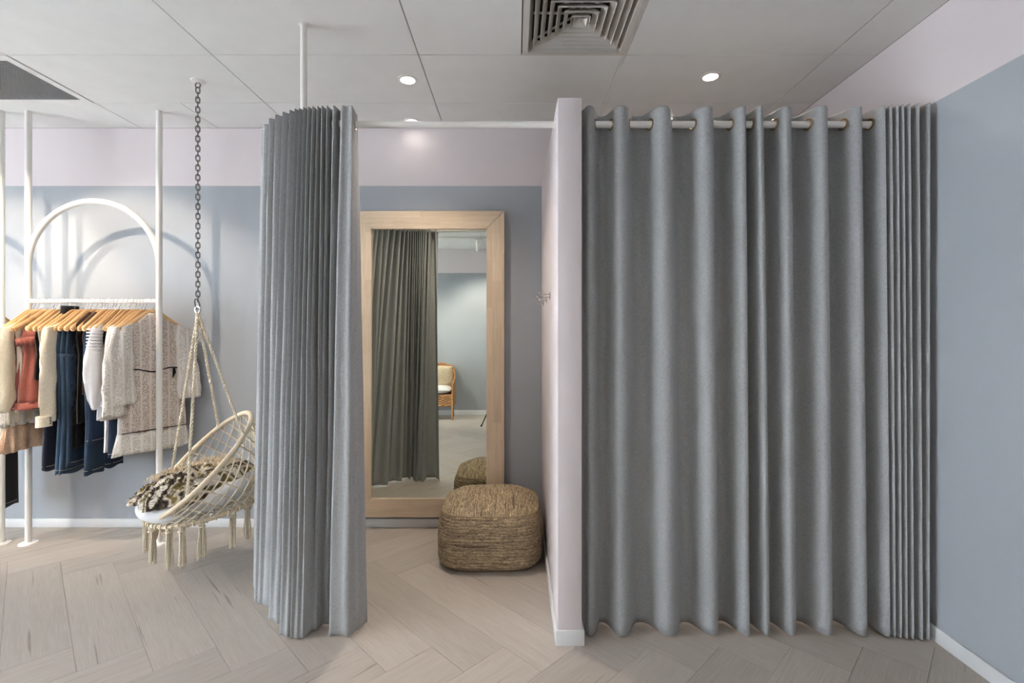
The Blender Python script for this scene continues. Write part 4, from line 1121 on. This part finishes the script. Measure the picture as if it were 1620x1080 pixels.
for nm, fn in (('front_apron', lambda u, v: (Vector((wx - 0.30 + 0.6 * u, wy + 0.22, 0.24 + 0.22 * v)), Vector((0, 1, 0)))),
               ('side_apron', lambda u, v: (Vector((wx + 0.297, wy + 0.22 - 0.4 * u, 0.24 + 0.22 * v)), Vector((1, 0, 0)))),
               ('side_apron', lambda u, v: (Vector((wx - 0.297, wy + 0.22 - 0.4 * u, 0.24 + 0.22 * v)), Vector((-1, 0, 0)))),
               ('back_panel', lambda u, v: (Vector((wx - 0.28 + 0.56 * u, wy - 0.17 - 0.06 * v - 0.03 * cos(pi * (u - 0.5)), 0.40 + (0.50 + 0.08 * sin(pi * u)) * v)), Vector((0, 1, 0)))),
               ('arm_panel', lambda u, v: (Vector((wx + 0.29, wy + 0.20 - 0.38 * u, 0.45 + (0.20 + 0.06 * u) * v)), Vector((1, 0, 0)))),
               ('arm_panel', lambda u, v: (Vector((wx - 0.29, wy + 0.20 - 0.38 * u, 0.45 + (0.20 + 0.06 * u) * v)), Vector((-1, 0, 0))))):
    solid(weave(fn, 12, 10, 0.007).build(nm, M['rattan'], ac, smooth=60), 0.006)
MB().box(wx - 0.28, wx + 0.28, wy - 0.18, wy + 0.21, 0.435, 0.455).build('seat', M['rattan'], ac, smooth=0)
rim = [(wx - 0.30, wy + 0.22, 0.64), (wx - 0.305, wy + 0.05, 0.69), (wx - 0.29, wy - 0.17, 0.78), (wx - 0.26, wy - 0.235, 0.91), (wx - 0.12, wy - 0.255, 0.965), (wx, wy - 0.262, 0.985), (wx + 0.12, wy - 0.255, 0.965), (wx + 0.26, wy - 0.235, 0.91), (wx + 0.29, wy - 0.17, 0.78), (wx + 0.305, wy + 0.05, 0.69), (wx + 0.30, wy + 0.22, 0.64)]
cr_ = catmull(rim, 5); m_ = MB()
for s_ in range(2):
    m_.tube([p + Vector((0, 0.012 * cos(k * 0.9 + s_ * pi), 0.012 * sin(k * 0.9 + s_ * pi))) for k, p in enumerate(cr_)], 0.014, 7)
m_.build('braided_rim', M['rattan'], ac)
def pillow(c, hx_, hz_, t, rx, name, mat, label, n=20):
    R_ = Euler((rx, 0, 0)).to_matrix(); mb = MB()
    for sgn in (1, -1):
        rows = []
        for j in range(n + 1):
            row = []
            for i in range(n + 1):
                u, v = 2 * i / n - 1, 2 * j / n - 1
                h = t * (max(0, (1 - u ** 4) * (1 - v ** 4))) ** 0.6 * sgn
                row.append(Vector(c) + R_ @ Vector((u * hx_ * (1 - 0.05 * v * v), h, v * hz_ * (1 - 0.05 * u * u))))
            rows.append(row if sgn > 0 else row[::-1])
        mb.grid(rows)
    return tag(mb.build(name, mat, loc=c, smooth=80), label, 'cushion')
pillow((wx + 0.05, wy - 0.10, 0.76), 0.21, 0.20, 0.06, radians(-12), 'throw_pillow', M['pillow'], 'cream tufted pillow on the wicker armchair seen in the mirror')
pillow((wx, wy + 0.03, 0.53), 0.26, 0.21, 0.07, radians(90), 'seat_cushion', M['cushion'], 'white seat cushion on the wicker armchair seen in the mirror')
# black tripod the picture is taken from, one foot shows in the mirror
tp_ = thing('tripod', (0, 0, 0), 'black tripod whose foot shows at the lower right edge of the mirror', 'tripod')
for fx, fy in ((-0.56, -0.46), (0.56, -0.46), (0.0, 0.52)):
    lg = MB().tube([(fx, fy, 0.012), (fx * 0.5, fy * 0.5, 0.66), (fx * 0.06, fy * 0.06, 1.28)], [0.009, 0.012, 0.014], 10).build('leg', M['black_metal'], tp_)
    MB().ball((fx, fy, 0.018), 0.017, 10, 6).build('rubber_foot', M['black_metal'], lg)
MB().lathe([(0.001, 0), (0.05, 0.0), (0.055, 0.03), (0.03, 0.045), (0.018, 0.06), (0.018, 0.12), (0.001, 0.12)], (0, 0, 1.25), 20).build('hub', M['black_metal'], tp_)
